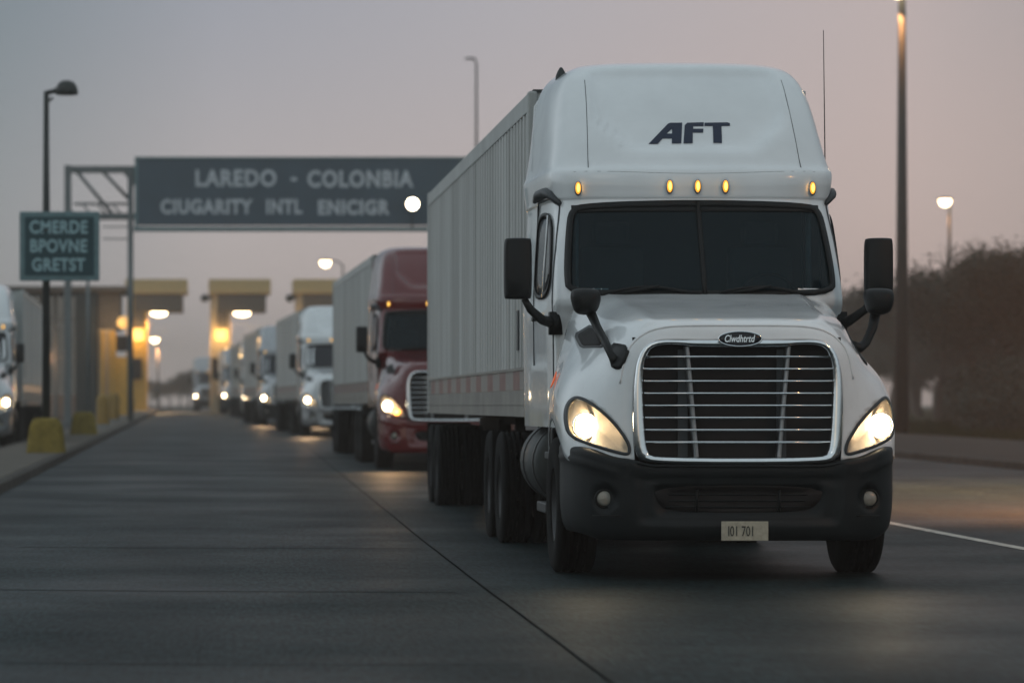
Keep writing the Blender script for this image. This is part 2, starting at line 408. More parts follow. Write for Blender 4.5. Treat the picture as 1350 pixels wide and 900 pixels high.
# ------------------------------------------------------------------ ground
def zg(y):
    if y < 24: return 0
    if y > 230: return .0038*(203)
    if y < 36: return .0038*(y-24)**2/24
    return .0038*(y-30+0) if y < 225 else .0038*(min(y, 233)-30)
def xk(y): return -2.98-.0062*max(0, min(y, 260)-48)      # kerb of the island at the left
YS = [-30, -10, 0, 8, 14, 18, 22] + list(range(24, 60, 3)) + list(range(60, 240, 10)) + [240, 260, 300, 360, 450, 600, 800, 1100, 1500]
def sheet(name, x0, x1, dz, m, ys=YS, kind='structure', wob=0):
    f0 = x0 if callable(x0) else (lambda y: x0); f1 = x1 if callable(x1) else (lambda y: x1)
    g = [[(f0(y), y, zg(y)+dz), (f1(y), y, zg(y)+dz)] for y in ys]
    vs, fs = gridfaces(g); me = bpy.data.meshes.new(name); me.from_pydata(vs, [], fs)
    o = link(name, me, m, None); 
    if kind: o['kind'] = kind
    return o
sheet('ground', -700, 700, -.02, M['grass'])
RY = [y for y in YS if y <= 800]
sheet('road', xk, 14.2, .0, M['road'], RY)
sheet('left_road', lambda y: -13, lambda y: xk(y)-1.8, .0, M['road'], RY)
def raised(name, x0, x1, h, m, ys, kind='structure'):
    f0 = x0 if callable(x0) else (lambda y: x0); f1 = x1 if callable(x1) else (lambda y: x1)
    g = [[(f0(y), y, zg(y)-.05), (f0(y)+.01, y, zg(y)+h-.02), (f0(y)+.03, y, zg(y)+h), (f1(y)-.03, y, zg(y)+h), (f1(y)-.01, y, zg(y)+h-.02), (f1(y), y, zg(y)-.05)] for y in ys]
    vs, fs = gridfaces(g); me = bpy.data.meshes.new(name); me.from_pydata(vs, [], fs); o = link(name, me, m); 
    if kind: o['kind'] = kind
    return o
KY = [20, 26, 32] + [y for y in YS if 35 < y <= 300]
raised('island_kerb', lambda y: xk(y)-.18, xk, .14, M['kerb'], KY)
raised('island_pavement', lambda y: xk(y)-1.65, lambda y: xk(y)-.182, .135, M['concrete'], KY)
raised('island_kerb', lambda y: xk(y)-1.8, lambda y: xk(y)-1.652, .14, M['kerb'], KY)
raised('far_kerb', 14.2, 14.4, .14, M['kerb'], RY)
raised('verge_pavement', 14.402, 20.5, .135, M['pave'], RY)
# joints and painted line
def strip(name, xc, w, dz, m, ys, amp=0, label=None):
    rnd = random.Random(len(name)); 
    g = []
    for y in ys:
        o = amp*math.sin(y*.7)+amp*.5*math.sin(y*2.3+1)
        x = xc(y) if callable(xc) else xc
        w_ = w(y) if callable(w) else w
        g.append([(x+o-w_/2, y, zg(y)+dz), (x+o+w_/2, y, zg(y)+dz)])
    vs, fs = gridfaces(g); me = bpy.data.meshes.new(name); me.from_pydata(vs, [], fs); o = link(name, me, m); o['kind'] = 'structure'; return o
lane = lambda y: 1.80+.0055*(y-16)
ly = [8+.5*i for i in range(160)]
strip('lane_joint', lane, .017, .004, M['joint'], ly, .002)
strip('lane_marking', lambda y: 7.08, .13, .006, M['line'], [5+1.0*i for i in range(120)])
def cross(name, y, x0, x1, w, skew=.0):
    g = []; n = 40
    for i in range(n+1):
        x = x0+(x1-x0)*i/n; yy = y+.03*math.sin(x*1.7+y)+skew*x
        g.append([(x, yy-w/2, zg(yy)+.004), (x, yy+w/2, zg(yy)+.004)])
    vs, fs = gridfaces(g); me = bpy.data.meshes.new(name); me.from_pydata(vs, [], fs); o = link(name, me, M['joint']); o['kind'] = 'structure'
cross('slab_joint', 23.9, -2.9, 1.6, .04, -.12)
cross('slab_joint', 30.9, -1.8, 1.78, .045, -.1)
cross('slab_joint', 17.2, -2.9, 1.5, .02, -.05)

# ------------------------------------------------------------------ the truck
HOODS = [  # (x, y, z) from the centre line outwards and down, nose to cowl
 [(0,.05,1.745),(.26,.052,1.745),(.48,.06,1.75),(.61,.07,1.735),(.70,.08,1.65),(.745,.09,1.52),(.76,.10,1.35),(.763,.105,1.18),(.758,.105,1.02),(.75,.105,.87)],
 [(0,.10,1.85),(.27,.10,1.85),(.52,.115,1.84),(.68,.135,1.79),(.79,.15,1.68),(.835,.155,1.53),(.86,.155,1.36),(.87,.155,1.2),(.87,.15,1.03),(.87,.15,.87)],
 [(0,.22,1.90),(.30,.22,1.90),(.57,.235,1.885),(.74,.27,1.83),(.86,.29,1.70),(.93,.28,1.55),(.985,.26,1.40),(1.02,.25,1.25),(1.04,.25,1.05),(1.05,.25,.87)],
 [(0,.42,1.935),(.32,.42,1.935),(.61,.43,1.92),(.80,.46,1.86),(.90,.50,1.73),(.99,.50,1.59),(1.09,.47,1.45),(1.16,.45,1.28),(1.195,.45,1.07),(1.20,.45,.87)],
 [(0,.75,1.985),(.33,.75,1.985),(.64,.76,1.97),(.84,.78,1.91),(.94,.80,1.78),(1.03,.80,1.64),(1.15,.76,1.49),(1.22,.74,1.33),(1.24,.72,1.18),(1.24,.72,1.02)],
 [(0,1.25,2.05),(.34,1.25,2.05),(.66,1.25,2.035),(.88,1.25,1.97),(.97,1.25,1.84),(1.06,1.25,1.70),(1.16,1.25,1.53),(1.22,1.25,1.38),(1.24,1.25,1.26),(1.24,1.25,1.16)],
 [(0,1.70,2.115),(.34,1.70,2.115),(.68,1.70,2.10),(.93,1.70,2.04),(1.01,1.70,1.92),(1.07,1.70,1.75),(1.14,1.72,1.56),(1.19,1.75,1.40),(1.21,1.8,1.22),(1.21,1.82,1.06)],
 [(0,2.0,2.16),(.34,2.0,2.16),(.68,2.0,2.145),(.95,2.0,2.08),(1.03,2.0,1.95),(1.08,2.0,1.78),(1.13,2.02,1.58),(1.17,2.02,1.38),(1.19,2.04,1.15),(1.19,2.05,.80)],
]
CAB = [  # z, yf, half width, corner depth, rear y
 (1.10, 1.95, 1.13, .30, 4.3), (1.9, 1.93, 1.14, .34, 4.3), (2.12, 1.84, 1.14, .36, 4.3), (2.5, 2.03, 1.125, .40, 4.3), (2.86, 2.25, 1.11, .42, 4.3),
 (2.93, 2.26, 1.12, .42, 4.3), (3.05, 2.255, 1.135, .40, 4.3), (3.13, 2.28, 1.14, .40, 4.3), (3.2, 2.36, 1.12, .40, 4.3), (3.4, 2.50, 1.09, .42, 4.3), (3.65, 2.71, 1.065, .46, 4.3),
 (3.84, 2.90, 1.03, .50, 4.3), (3.97, 3.06, .97, .52, 4.3), (4.05, 3.24, .88, .50, 4.28), (4.095, 3.48, .75, .40, 4.24), (4.11, 3.75, .52, .2, 4.15)]
HL = [(1.195, 1.045), (1.215, 1.16), (1.205, 1.26), (1.165, 1.325), (1.11, 1.335), (1.03, 1.28), (.92, 1.185), (.835, 1.075), (.785, .985), (.795, .912), (.90, .935), (1.06, .985)]
AFT = [
 [[(597,399),(683,313),(693,309),(741,309),(728,397),(690,397),(692,376),(655,376),(633,399)], [(672,356),(695,356),(697,334)]],
 [[(737,397),(750,320),(762,309),(829,307),(826,323),(785,323),(782,335),(824,335),(821,351),(779,351),(774,396)]],
 [[(832,309),(925,307),(935,311),(934,321),(899,322),(893,395),(858,395),(864,322),(830,322)]]]

def wheel(parent, x, y, w=.29, r=.515, sg=-1, dish=True):
    # sg: side on which the outer face looks
    mb = MB()
    ri = r*.56
    mb.lathe([(.03, w*.20), (.10, w*.22), (.12, w*.10), (ri*.55, w*.05), (ri*.8, w*.12), (ri*.93, w*.40), (ri, w*.46), (ri, -w*.46)], (0, 0, 0), 'X', 24)
    for k in range(10):
        a = 2*math.pi*k/10; mb.tube([(w*.05, .14*math.cos(a), .14*math.sin(a)), (w*.13, .14*math.cos(a), .14*math.sin(a))], .014, 6)
    rim = mb.build('wheel', M['rim'], parent, True)
    rim.location = (x, y, r); rim.rotation_euler = (0, 0, 0 if sg > 0 else math.pi)
    t = MB(); h = w/2
    prof = [(ri-.01, -h*.92), (ri+.02, -h*.98), (r*.80, -h*1.04), (r*.93, -h*1.0), (r*.985, -h*.88)]
    for g in (-.55, -.18, .18, .55):
        c = g*h
        prof += [(r, c-.035), (r, c-.012), (r*.965, c-.009), (r*.965, c+.009), (r, c+.012), (r, c+.035)]
    prof += [(r*.985, h*.88), (r*.93, h*1.0), (r*.80, h*1.04), (ri+.02, h*.98), (ri-.01, h*.92)]
    t.lathe(prof, (0, 0, 0), 'X', 48); t.build('tyre', M['rubber'], rim, True)
    return rim

def build_truck(label, group, paint='white', bumper='plastic', lettering=False, detail=True, trailer_dx=.12, beamlamp=None, amberlamp=False, hoodmirror=True):
    root = empty('semi_truck'); tag(root, label, 'truck', group)
    P = M[paint]
    # hood
    full = [[(-x, y, z) for x, y, z in r[:0:-1]] + r for r in HOODS]
    g = crgrid(full, 7, 5)
    # cowl crease lines along the hood
    def hoodmod(v):
        x, y, z = v; ax = abs(x)
        if z > 1.8 and y > .2: z += .018*math.exp(-((ax-.62-.06*y)/.06)**2)
        return (x, y, z)
    g = [[hoodmod(v) for v in r] for r in g]
    hv, hf = gridfaces(g); hood_t = BVHTree.FromPolygons(hv, hf)
    # cab shell
    rings = []
    for z, yf, hw, cd, yb in CAB:
        hp = [(0, yf), (.35*hw, yf+.015), (.65*hw, yf+.06), (.84*hw, yf+.15), (.95*hw, yf+.26), (hw, yf+cd+.06), (hw*1.03, (yf+cd+yb)/2), (hw*1.05, yb-.12), (hw*1.03, yb-.02), (hw*.9, yb), (hw*.4, yb), (0, yb)]
        ring = crline([(-a, b, z) for a, b in hp[::-1]][:-1] + [(a, b, z) for a, b in hp], 5)
        rings.append(ring)
    cols = [crline(list(c), 5) for c in zip(*rings)]
    cg = [list(r) for r in zip(*cols)]
    def ss(a, b, t):
        t = max(0, min(1, (t-a)/(b-a))); return t*t*(3-2*t)
    def cabmod(v):
        x, y, z = v
        if z > 3.16 and y < 3.5:
            ax = abs(x)
            # scooped centre panel, U shaped
            zb = 3.30+.75*max(0, ax-.50)**1.1*1.6
            inn = (1-ss(.70, .80, ax))*ss(zb-.02, zb+.06, z)
            y += .11*inn*(1-ss(3.93, 4.07, z))
        return (x, y, z)
    cg = [[cabmod(v) for v in r] for r in cg]
    cv, cf = gridfaces(cg, True)
    n = len(cg[0]); cf.append(tuple(range((len(cg)-1)*n, len(cg)*n)))
    cab_t = BVHTree.FromPolygons(cv, [f for f in cf if len(f) == 4])
    PJ = Proj([hood_t, cab_t]); PC = Proj([cab_t]); PH = Proj([hood_t])
    WS = densify(chaikin([(-1.05, 2.14), (-1.065, 2.3), (-1.035, 2.62), (-1.0, 2.84), (-.86, 2.875), (0, 2.895), (.86, 2.875), (1.0, 2.84), (1.035, 2.62), (1.065, 2.3), (1.05, 2.14), (.6, 2.12), (0, 2.12), (-.6, 2.12)], 2), .08)
    wsi = [(x*.97, 2.5+(z-2.5)*.93) for x, z in WS]
    if detail:
        def keep(f): 
            c = [sum(cv[i][k] for i in f)/len(f) for k in range(3)]
            return not (c[1] < 2.75 and inpoly((c[0], c[2]), wsi))
        cf2 = [f for f in cf if keep(f)]
    else: cf2 = cf
    cab = MB().add(cv, cf2).build('cab', P, root, True)
    hls = chaikin(HL, 2)
    def keeph(f):
        c = [sum(hv[i][k] for i in f)/len(f) for k in range(3)]
        cx = sum(p[0] for p in hls)/len(hls); cz = sum(p[1] for p in hls)/len(hls)
        q = [(cx+(x-cx)*.97, cz+(z-cz)*.97) for x, z in hls]
        return not (c[1] < .7 and inpoly((abs(c[0]), c[2]), q))
    hood = MB().add(hv, [f for f in hf if keeph(f)]).build('hood', P, root, True, solid=.006)
    # windscreen: seal, glass, divider
    f = lambda off: (lambda x, z: PC.front(x, z, off))
    vs, fs, _ = band(WS, .045, f(.014), 2)
    ws = MB().add(*polar([(x*.985, 2.5+(z-2.5)*.97) for x, z in WS], f(.004), 7)).build('windscreen', M['glass'] if detail else M['badge'], root, True)
    MB().add(vs, fs).build('seal', M['black'], ws, True, solid=.012)
    # header shade band
    MB().add(*gridfaces([[PC.front(-.98+1.96*i/24, z, .008) for i in range(25)] for z in (2.80, 2.83, 2.86)])).build('sun_visor', M['black'], ws, True, solid=.004)
    dv = MB().tube([PC.front(.0+.0*t, 2.13+.74*t, .014) for t in [i/8 for i in range(9)]], .02, 6); dv.build('centre_divider', M['black'], ws, True)
    if detail:
        for s in (-1, 1):
            x0 = .12*s if s > 0 else -1.0+.25
            pts = [PC.front(x0+.72*t, 2.15+.045*math.sin(math.pi*min(1, t*1.15)), .035) for t in [i/10 for i in range(11)]]
            w = MB().tube(pts, .012, 6); w.tube([PC.front(x0+.02, 2.14, .02), PC.front(x0+.25, 2.175, .05), PC.front(x0+.40, 2.20, .04)], .012, 6); w.build('wiper', M['black'], root, True)
        it = MB(); it.bb(-1.0, 1.0, 3.28, 3.3, 1.5, 3.0); it.bb(-1.05, 1.05, 2.2, 3.3, 1.4, 1.42); it.bb(-1.0, 1.0, 2.75, 3.3, 2.92, 2.94)
        it.bb(-1.02, -1.0, 2.5, 3.3, 1.4, 2.95); it.bb(1.0, 1.02, 2.5, 3.3, 1.4, 2.95)
        it.bb(-.98, .98, 2.2, 2.45, 1.95, 2.10); it.bb(-.55, -.1, 2.2, 2.4, 2.1, 2.16)
        it.build('cab_interior', M['interior'], root, bevel=.02)
        for s in (-1, 1):
            st = MB(); st.bb(s*.6-.26, s*.6+.26, 2.9, 3.05, 1.9, 2.55); st.bb(s*.6-.15, s*.6+.15, 2.9, 3.0, 2.57, 2.76); st.bb(s*.6-.26, s*.6+.26, 2.55, 3.0, 1.75, 1.9); st.build('seat', M['seat'], root, bevel=.04)
        cm = mat('curtain_'+paint, (.6, .66, .7), .9)
        for s in (-1, 1):
            cu = MB(); cu.add(*gridfaces([[(s*(.93+.02*math.sin(i*2.1)), 2.5+.02*i+.02*math.sin(i*1.7), z) for i in range(8)] for z in (2.1, 2.5, 2.84)]))
            cu.build('curtain', cm, root, True, solid=.004)
        swl = MB(); swl.tube([(.6+.22*math.cos(a), 2.55-.06*math.sin(a), 2.12+.20*math.sin(a)) for a in [2*math.pi*i/20 for i in range(21)]], .016, 6, False); swl.build('steering_wheel', M['black'], root, True)
    # hood seams, bug line
    if detail:
        sm = MB()
        for s in (-1, 1):
            sm.tube([PC.front(s*(.80+.045*t), 3.92-.76*t, .001) for t in [i/10 for i in range(11)]], .0028, 5)
        sm.tube([PC.front(-.96+1.92*i/20, 3.115+.012*math.cos(i/20*math.pi*2), -.001) for i in range(21)], .002, 5)
        sm.build('fairing_seam', M['plastic_mid'], cab, True)
        hs = MB()
        hs.tube([PH.front(s_, z_, .002) for s_, z_ in []] or [(-.0, -9, 0), (-.0, -9.001, 0)], .001, 3) if False else None
        ln = []
        for i in range(25):
            u = -1+2*i/24; ln.append(u)
        pts = [tuple(Vector(crline([r for r in full[1]], 5)[int((len(crline(full[1], 5))-1)*(.19+.62*k/40))])+Vector((0, -.004, .004))) for k in range(41)]
        hs.tube(pts, .009, 6); hs.build('hood_crease', P, hood, True)
    # marker lights above the windscreen
    for x in (-1.0, -.22, 0, .22, 1.0):
        if abs(x) > .9: x = x*.93
        z = 3.0 if abs(x) < .5 else 2.995
        c = PC.front(x, z, 0)
        ml = MB(); 
        for t in range(1): ml.add(*polar([(x+.022*math.cos(a), z+.048*math.sin(a)) for a in [2*math.pi*i/16 for i in range(16)]], lambda a, b, x=x, z=z: (a, c[1]-.012-.03*math.sqrt(max(0, 1-((a-x)/.027)**2-((b-z)/.056)**2)), b), 4))
        mo = ml.build('marker_light', M['amber'], root, True)
        MB().add(*polar([(x+.029*math.cos(a), z-.003+.058*math.sin(a)) for a in [2*math.pi*i/16 for i in range(16)]], lambda a, b: (a, c[1]-.012, b), 2)).build('bezel', M['brushed'], mo, True, solid=.02)
        MB().add(*polar([(x+.012*math.cos(a), z+.034*math.sin(a)) for a in [2*math.pi*i/12 for i in range(12)]], lambda a, b: (a, c[1]-.048, b), 2)).build('bulb', M['amber_core'], mo, True, solid=.006)
    # grille
    OP = densify(chaikin([(-.70, 1.50), (-.665, 1.66), (-.60, 1.715), (-.40, 1.715), (-.34, 1.695), (.34, 1.695), (.40, 1.715), (.60, 1.715), (.665, 1.66), (.70, 1.50), (.685, 1.1), (.665, .925), (.62, .895), (-.62, .895), (-.665, .925), (-.685, 1.1)], 2), .06)
    OUT = densify(chaikin([(-.765, 1.50), (-.72, 1.68), (-.62, 1.755), (-.40, 1.75), (-.3, 1.75), (.3, 1.75), (.40, 1.75), (.62, 1.755), (.72, 1.68), (.765, 1.50), (.765, 1.1), (.755, .90), (.66, .84), (-.66, .84), (-.755, .90), (-.765, 1.1)], 2), .06)
    gr = MB(); gr.bb(-.76, .76, .16, .20, .84, 1.77)
    gr = gr.build('grille', M['void'], root)
    def resample(o, n):
        L = [0]
        for i in range(len(o)): L.append(L[-1]+math.dist(o[i], o[(i+1) % len(o)]))
        out = []; j = 0
        for k in range(n):
            t = L[-1]*k/n
            while L[j+1] < t: j += 1
            a, b = o[j], o[(j+1) % len(o)]; u = (t-L[j])/max(1e-9, L[j+1]-L[j]); out.append(tuple(x+(y-x)*u for x, y in zip(a, b)))
        return out
    A = resample(OUT, 96); B = resample(OP, 96)
    yb_ = lambda x: .05+.05*(abs(x)/.76)**2
    rg = [[(x, yb_(x)+.02, z) for x, z in A], [(x*.985, yb_(x)-.02, 1.3+(z-1.3)*.99) for x, z in A], [((a[0]+b[0])/2, yb_(a[0])-.035, (a[1]+b[1])/2) for a, b in zip(A, B)], [(x, yb_(x)-.015, z) for x, z in B], [(x*.985, yb_(x)+.11, 1.3+(z-1.3)*.985) for x, z in B]]
    MB().add(*gridfaces(rg, True)).build('surround', M['chrome'], gr, True)
    for i in range(8):
        z = 1.627-.0885*i; hw = .69-.02*(1.627-z)/.62
        b = MB(); b.tube([(-hw, yb_(.7)-.0, z), (-hw*.5, yb_(.35)-.01, z), (0, yb_(0)-.015, z), (hw*.5, yb_(.35)-.01, z), (hw, yb_(.7), z)], .0085, 6); b.build('bar', M['chrome'], gr, True)
    for s in (-1, 1):
        st = MB(); k = 12
        gg = []
        for i in range(13):
            t = i/12; z = 1.70-.80*t; x = s*(.37-.07*t)
            gg.append([(x-.022, .14, z), (x-.012, .075, z), (x+.012, .075, z), (x+.022, .14, z)])
        st.add(*gridfaces(gg)); st.build('upright', M['brushed'], gr, True)
        sd = MB(); sd.bb(s*.36-.07, s*.36+.0, .145, .155, .9, 1.68); sd.build('shutter', M['plastic_mid'], gr)
    # badge
    bd = MB(); zc = 1.755
    bd.add(*polar([(.155*math.cos(a), zc+.052*math.sin(a)) for a in [2*math.pi*i/32 for i in range(32)]], lambda a, b: (a, -.0+.0*a, b), 4)); bdo = bd.build('badge', M['badge'], root, True, solid=.02)
    MB().tube([(.157*math.cos(a), -.012, zc+.053*math.sin(a)) for a in [2*math.pi*i/40 for i in range(41)]], .006, 6, False).build('rim', M['chrome'], bdo, True)
    if detail:
        text_mesh('script', 'Clwdhtrtd', .072, M['chrome'], (-.118, -.016, zc-.022), bdo, .0012, .72, .003, shear=.25)
    # headlights
    for s in (-1, 1):
        ol = [(s*x, z) for x, z in hls]
        cx = sum(p[0] for p in ol)/len(ol); cz = sum(p[1] for p in ol)/len(ol)
        bx = s*1.085; bz = 1.125
        def bowl(x, z):
            p = PH.front(x, z, 0)
            k = min(1, max(abs((x-cx)/.20), abs((z-cz)/.19)))
            return (x, p[1]+.012+.10*(1-k**2), z)
        # keep the reflector behind the lens: dense rings
        # outline ring, used for lens edge
        rf = MB().add(*polar(ol, bowl, 8)).build('headlight', M['reflector'], root, True)
        MB().add(*polar(ol, lambda x, z: PH.front(x, z, .008), 8)).build('lens', M['lens'], rf, True)
        vs, fs, _ = band([(cx+(x-cx)*1.05, cz+(z-cz)*1.05) for x, z in ol], .022, lambda x, z: PH.front(x, z, .010), 2)
        MB().add(vs, fs).build('gasket', M['plastic_mid'], rf, True, solid=.008)
        pb = PH.front(bx, bz, 0)
        bl = MB(); bl.lathe([(.001, -.02)]+[(.070*math.sin(a), -.025*math.cos(a)) for a in [math.pi*i/10 for i in range(1, 10)]]+[(.001, .02)], (bx, pb[1]+.045, bz), 'Y', 20)
        for i, v in enumerate(bl.v): bl.v[i] = (v[0], v[1], bz+(v[2]-bz)*1.25)
        bl.build('bulb', M['beam'], rf, True)
        hs_ = MB(); hs_.lathe([(.088, .01), (.093, -.015), (.099, .01)], (bx, pb[1]+.05, bz), 'Y', 24); hs_.build('bulb_shroud', M['chrome'], rf, True)
        sx_ = s*.93; ps = PH.front(sx_, 1.0, 0)
        if amberlamp: MB().lathe([(.001, -.012), (.03, -.008), (.042, .01)], (sx_, ps[1]+.04, 1.02), 'Y', 16).build('side_bulb', M['beam_amber'] if amberlamp else M['reflector'], rf, True)
        # side marker on fender
        c = PJ.side(1.62, 1.47, s, 0)
        sm = MB().add(*polar([(1.62+.05*math.cos(a), 1.47+.065*math.sin(a)) for a in [2*math.pi*i/16 for i in range(16)]], lambda y, z: PJ.side(y, z, s, .012+.012*(1-((y-1.62)/.05)**2)), 3)).build('side_marker', M['amber_off'], root, True, solid=.006)
        # side window, door outline, gutter
        SW = densify(chaikin([(2.38, 2.16), (2.46, 2.5), (2.62, 2.80), (3.35, 2.82), (3.38, 2.5), (3.36, 2.14)], 2), .1)
        sw = MB().add(*polar(SW, lambda y, z: PC.side(y, z, s, .008), 3)).build('side_window', M['badge'], root, True, solid=.006)
        vs, fs, _ = band([(2.87+(y-2.87)*1.05, 2.48+(z-2.48)*1.06) for y, z in SW], .035, lambda y, z: PC.side(y, z, s, .014), 1)
        MB().add(vs, fs).build('window_frame', M['black'], sw, True, solid=.01)
        pil = MB(); pil.add(*gridfaces([[PC.side(y, z, s, .016) for z in (2.14, 2.4, 2.6, 2.80)] for y in (2.74, 2.80)])); pil.build('quarter_bar', P, sw, True, solid=.008)
        dr = MB(); dl = [(2.28, 1.15), (2.28, 2.1), (2.36, 2.5), (2.52, 2.86), (2.75, 2.93), (3.40, 2.93), (3.48, 2.8), (3.48, 1.15)]
        dr.tube([PC.side(y, z, s, .0) for y, z in densify(dl, .15)[:-10]], .009, 5); 
        do = dr.build('door_seam', M['plastic_mid'], cab, True)
        hnd = MB(); c = PC.side(3.32, 1.98, s, .02); hnd.box(c, (.03, .16, .04)); hnd.build('door_handle', M['black'], root, bevel=.01)
        gu = MB(); gu.tube([PC.side(y, z, s, .02) for y, z in [(2.50, 2.88), (2.62, 2.955), (2.8, 2.985), (3.2, 2.985), (3.46, 2.95)]], [.018, .035, .04, .04, .02], 8); gu.build('rain_visor', M['plastic_mid'], root, True)
        # cowl vent
        CV = densify([(.925, 1.715), (.935, 1.875), (.955, 1.885), (1.03, 1.83), (1.04, 1.80), (1.04, 1.72), (1.03, 1.705), (.94, 1.70)], .03)
        av = MB().add(*polar([(s*x, z) for x, z in CV], lambda x, z: PJ.front(x, z, .02), 4)).build('air_vent', M['plastic_mid'], root, True, solid=.006)
        MB().add(*polar([(s*(.985+(x-.985)*.78), 1.785+(z-1.785)*.80) for x, z in CV], lambda x, z: PJ.front(x, z, .034), 3)).build('mesh', M['void'], av, True, solid=.004)
        # tall door mirror
        mx = -1.45 if s < 0 else 1.36
        mir = MB(); hsx = .105
        mo = chaikin([(-hsx, -.23), (-hsx*1.02, 0), (-hsx, .22), (-hsx*.8, .235), (hsx*.8, .235), (hsx, .22), (hsx*1.02, 0), (hsx, -.23), (hsx*.8, -.24), (-hsx*.8, -.24)], 2)
        mir.add(*gridfaces([[(mx+x*k, yy, 2.34+z*(1-(1-k)*.35)) for x, z in mo] for yy, k in ((1.80, .80), (1.81, .93), (1.84, 1), (1.92, 1), (1.95, .96))], True))
        nn = len(mo); mir.f.append(tuple(range(nn))); mir.f.append(tuple(range(4*nn, 5*nn)))
        mm = mir.build('door_mirror', M['black'], root, True)
        MB().add(*polar([(mx+x*.86, 2.34+z*.9) for x, z in mo], lambda x, z: (x, 1.957, z), 2)).build('mirror_glass', M['chrome'], mm, solid=.004)
        am = MB(); am.tube([(mx+.05*-s, 1.87, 2.10), (mx-.10*s, 1.90, 2.02), (mx-.20*s, 1.98, 1.94), (s*1.17, 2.22, 1.93), (s*1.10, 2.28, 1.93)], [.026, .032, .038, .045, .05], 10)
        am.box((s*1.12, 2.26, 1.92), (.10, .16, .18)); am.build('mirror_arm', M['black'], mm, True)
        # hood mirror
        if not hoodmirror: continue
        hx = -1.035 if s < 0 else 1.16
        b2 = chaikin([(-.10, -.02), (-.115, .06), (-.09, .105), (.09, .105), (.115, .06), (.11, -.02), (.07, -.095), (-.07, -.095)], 2)
        hm = MB(); hm.add(*gridfaces([[(hx+x*k, yy, 2.045+z*k) for x, z in b2] for yy, k in ((.70, .3), (.71, .62), (.74, .86), (.78, .98), (.82, 1), (.88, .95))], True))
        nn = len(b2); hm.f.append(tuple(range(nn))); hm.f.append(tuple(range(5*nn, 6*nn)))
        hmo = hm.build('hood_mirror', M['black'], root, True)
        MB().add(*polar([(hx+x*.84, 2.045+z*.84) for x, z in b2], lambda x, z: (x, .885, z), 2)).build('mirror_glass', M['chrome'], hmo, solid=.004)
        bx_, bz_ = (-.885, 1.63) if s < 0 else (.99, 1.70)
        bp_ = PJ.front(bx_, bz_, 0)
        ha = MB(); yy_ = max(bp_[1]-.03, .3)
        if s < 0:
            fy = lambda x, y, z: (x, min(y, PJ.front(x, z, 0)[1]-.02), z)
            ha.tube([(hx+.04, .83, 1.97), fy(hx+.075, .70, 1.86), fy(hx+.12, .50, 1.73), fy(hx+.155, .40, 1.60)], [.038, .030, .030, .036], 10)
        else:
            ha.tube([(hx-.02, .84, 1.96), (hx-.05, .80, 1.85), (hx-.11, .74, 1.74), (hx-.17, .66, 1.70), (.93, .62, 1.71)], [.040, .036, .034, .036, .045], 10)
        ha.build('mirror_arm', M['black'], hmo, True)
        FT = chaikin([(.90, 1.74), (.775, 1.705), (.83, 1.555), (.87, 1.53), (.915, 1.56)] if s < 0 else [(.90, 1.78), (.98, 1.60), (1.03, 1.56), (1.03, 1.66), (.97, 1.82), (.92, 1.93)], 1); FT = densify(FT, .03)
        MB().add(*polar([(s*x, z) for x, z in FT], lambda x, z: PJ.front(x, z, .012), 3)).build('mirror_foot', M['black'], hmo, True, solid=.012)
    # lettering AFT
    if lettering:
        lt = MB()
        for loops in AFT:
            cv2 = []
            for l in loops:
                q = []
                for a, b in l:
                    px, py = 660+a/3.068, 60+b/3.068; s_ = (25.3+2.62)/4600
                    q.append(((px-290)*s_-3.77, CH+(533-py)*s_))
                cv2.append(q)
            lt.add(*polyfill(cv2, lambda x, z: PC.front(x, z, .006), 1))
        lt.build('lettering', M['navy'], cab, solid=.003)
    # bumper
    BP = M[bumper]
    plan = [(0, 0.0), (.40, .008), (.70, .035), (.90, .09), (1.06, .19), (1.165, .36), (1.215, .58), (1.225, .84)]
    pl = crline([(-x, y) for x, y in plan[:0:-1]]+plan, 8)
    gb = []
    prof = [(1.0, .16), (1.0, .05), (.985, .012), (.93, -.004), (.8, 0), (.6, 0), (.42, .0), (.25, .006), (.10, .02), (.02, .045), (0, .075), (0, .25)]
    prof = crline(prof, 4)
    def ztop(x):
        ax = abs(x); return .845+.045*ss(.60, .86, ax)+.09*ss(.84, 1.2, ax)+.02*ss(1.15, 1.22, ax)
    for v, inn in prof:
        row = []
        for i, (x, y) in enumerate(pl):
            a = pl[max(0, i-1)]; b = pl[min(len(pl)-1, i+1)]; t = Vector((b[0]-a[0], b[1]-a[1])).normalized(); nx, ny = -t.y, t.x
            zt = ztop(x); zb_ = .29+.05*ss(1.0, 1.22, abs(x)); z = zb_+(zt-zb_)*v
            d = inn
            ax = abs(x)
            # big sunken U round the lower intake and the intake itself
            u1 = (1-ss(.70, .77, ax+.12*max(0, .62-z)))*ss(.40, .45, z)
            u2 = (1-ss(.56, .62, ax+.3*max(0, .56-z)))*ss(.475, .50, z)*(1-ss(.665, .69, z))
            u3 = math.exp(-((z-.73)/.018)**2)*(1-ss(.70, .8, ax))*.012
            d += .030*u1+.065*u2+u3 if .02 < v < .97 else 0
            # fog lamp pocket
            r_ = math.hypot((ax-.965)/1.0, z-.595); d += .035*(1-ss(.068, .088, r_))
            # raised swage under the headlight
            d -= .010*ss(.84, .9, ax)*math.exp(-((z-(zt-.11))/.02)**2)
            row.append((x+nx*d*(-1 if False else 1), y+ny*d, z))
        gb.append(row)
    bv, bf = gridfaces(gb)
    bt = BVHTree.FromPolygons(bv, bf); PB = Proj([bt])
    bo = MB().add(bv, bf).build('bumper', BP, root, True)
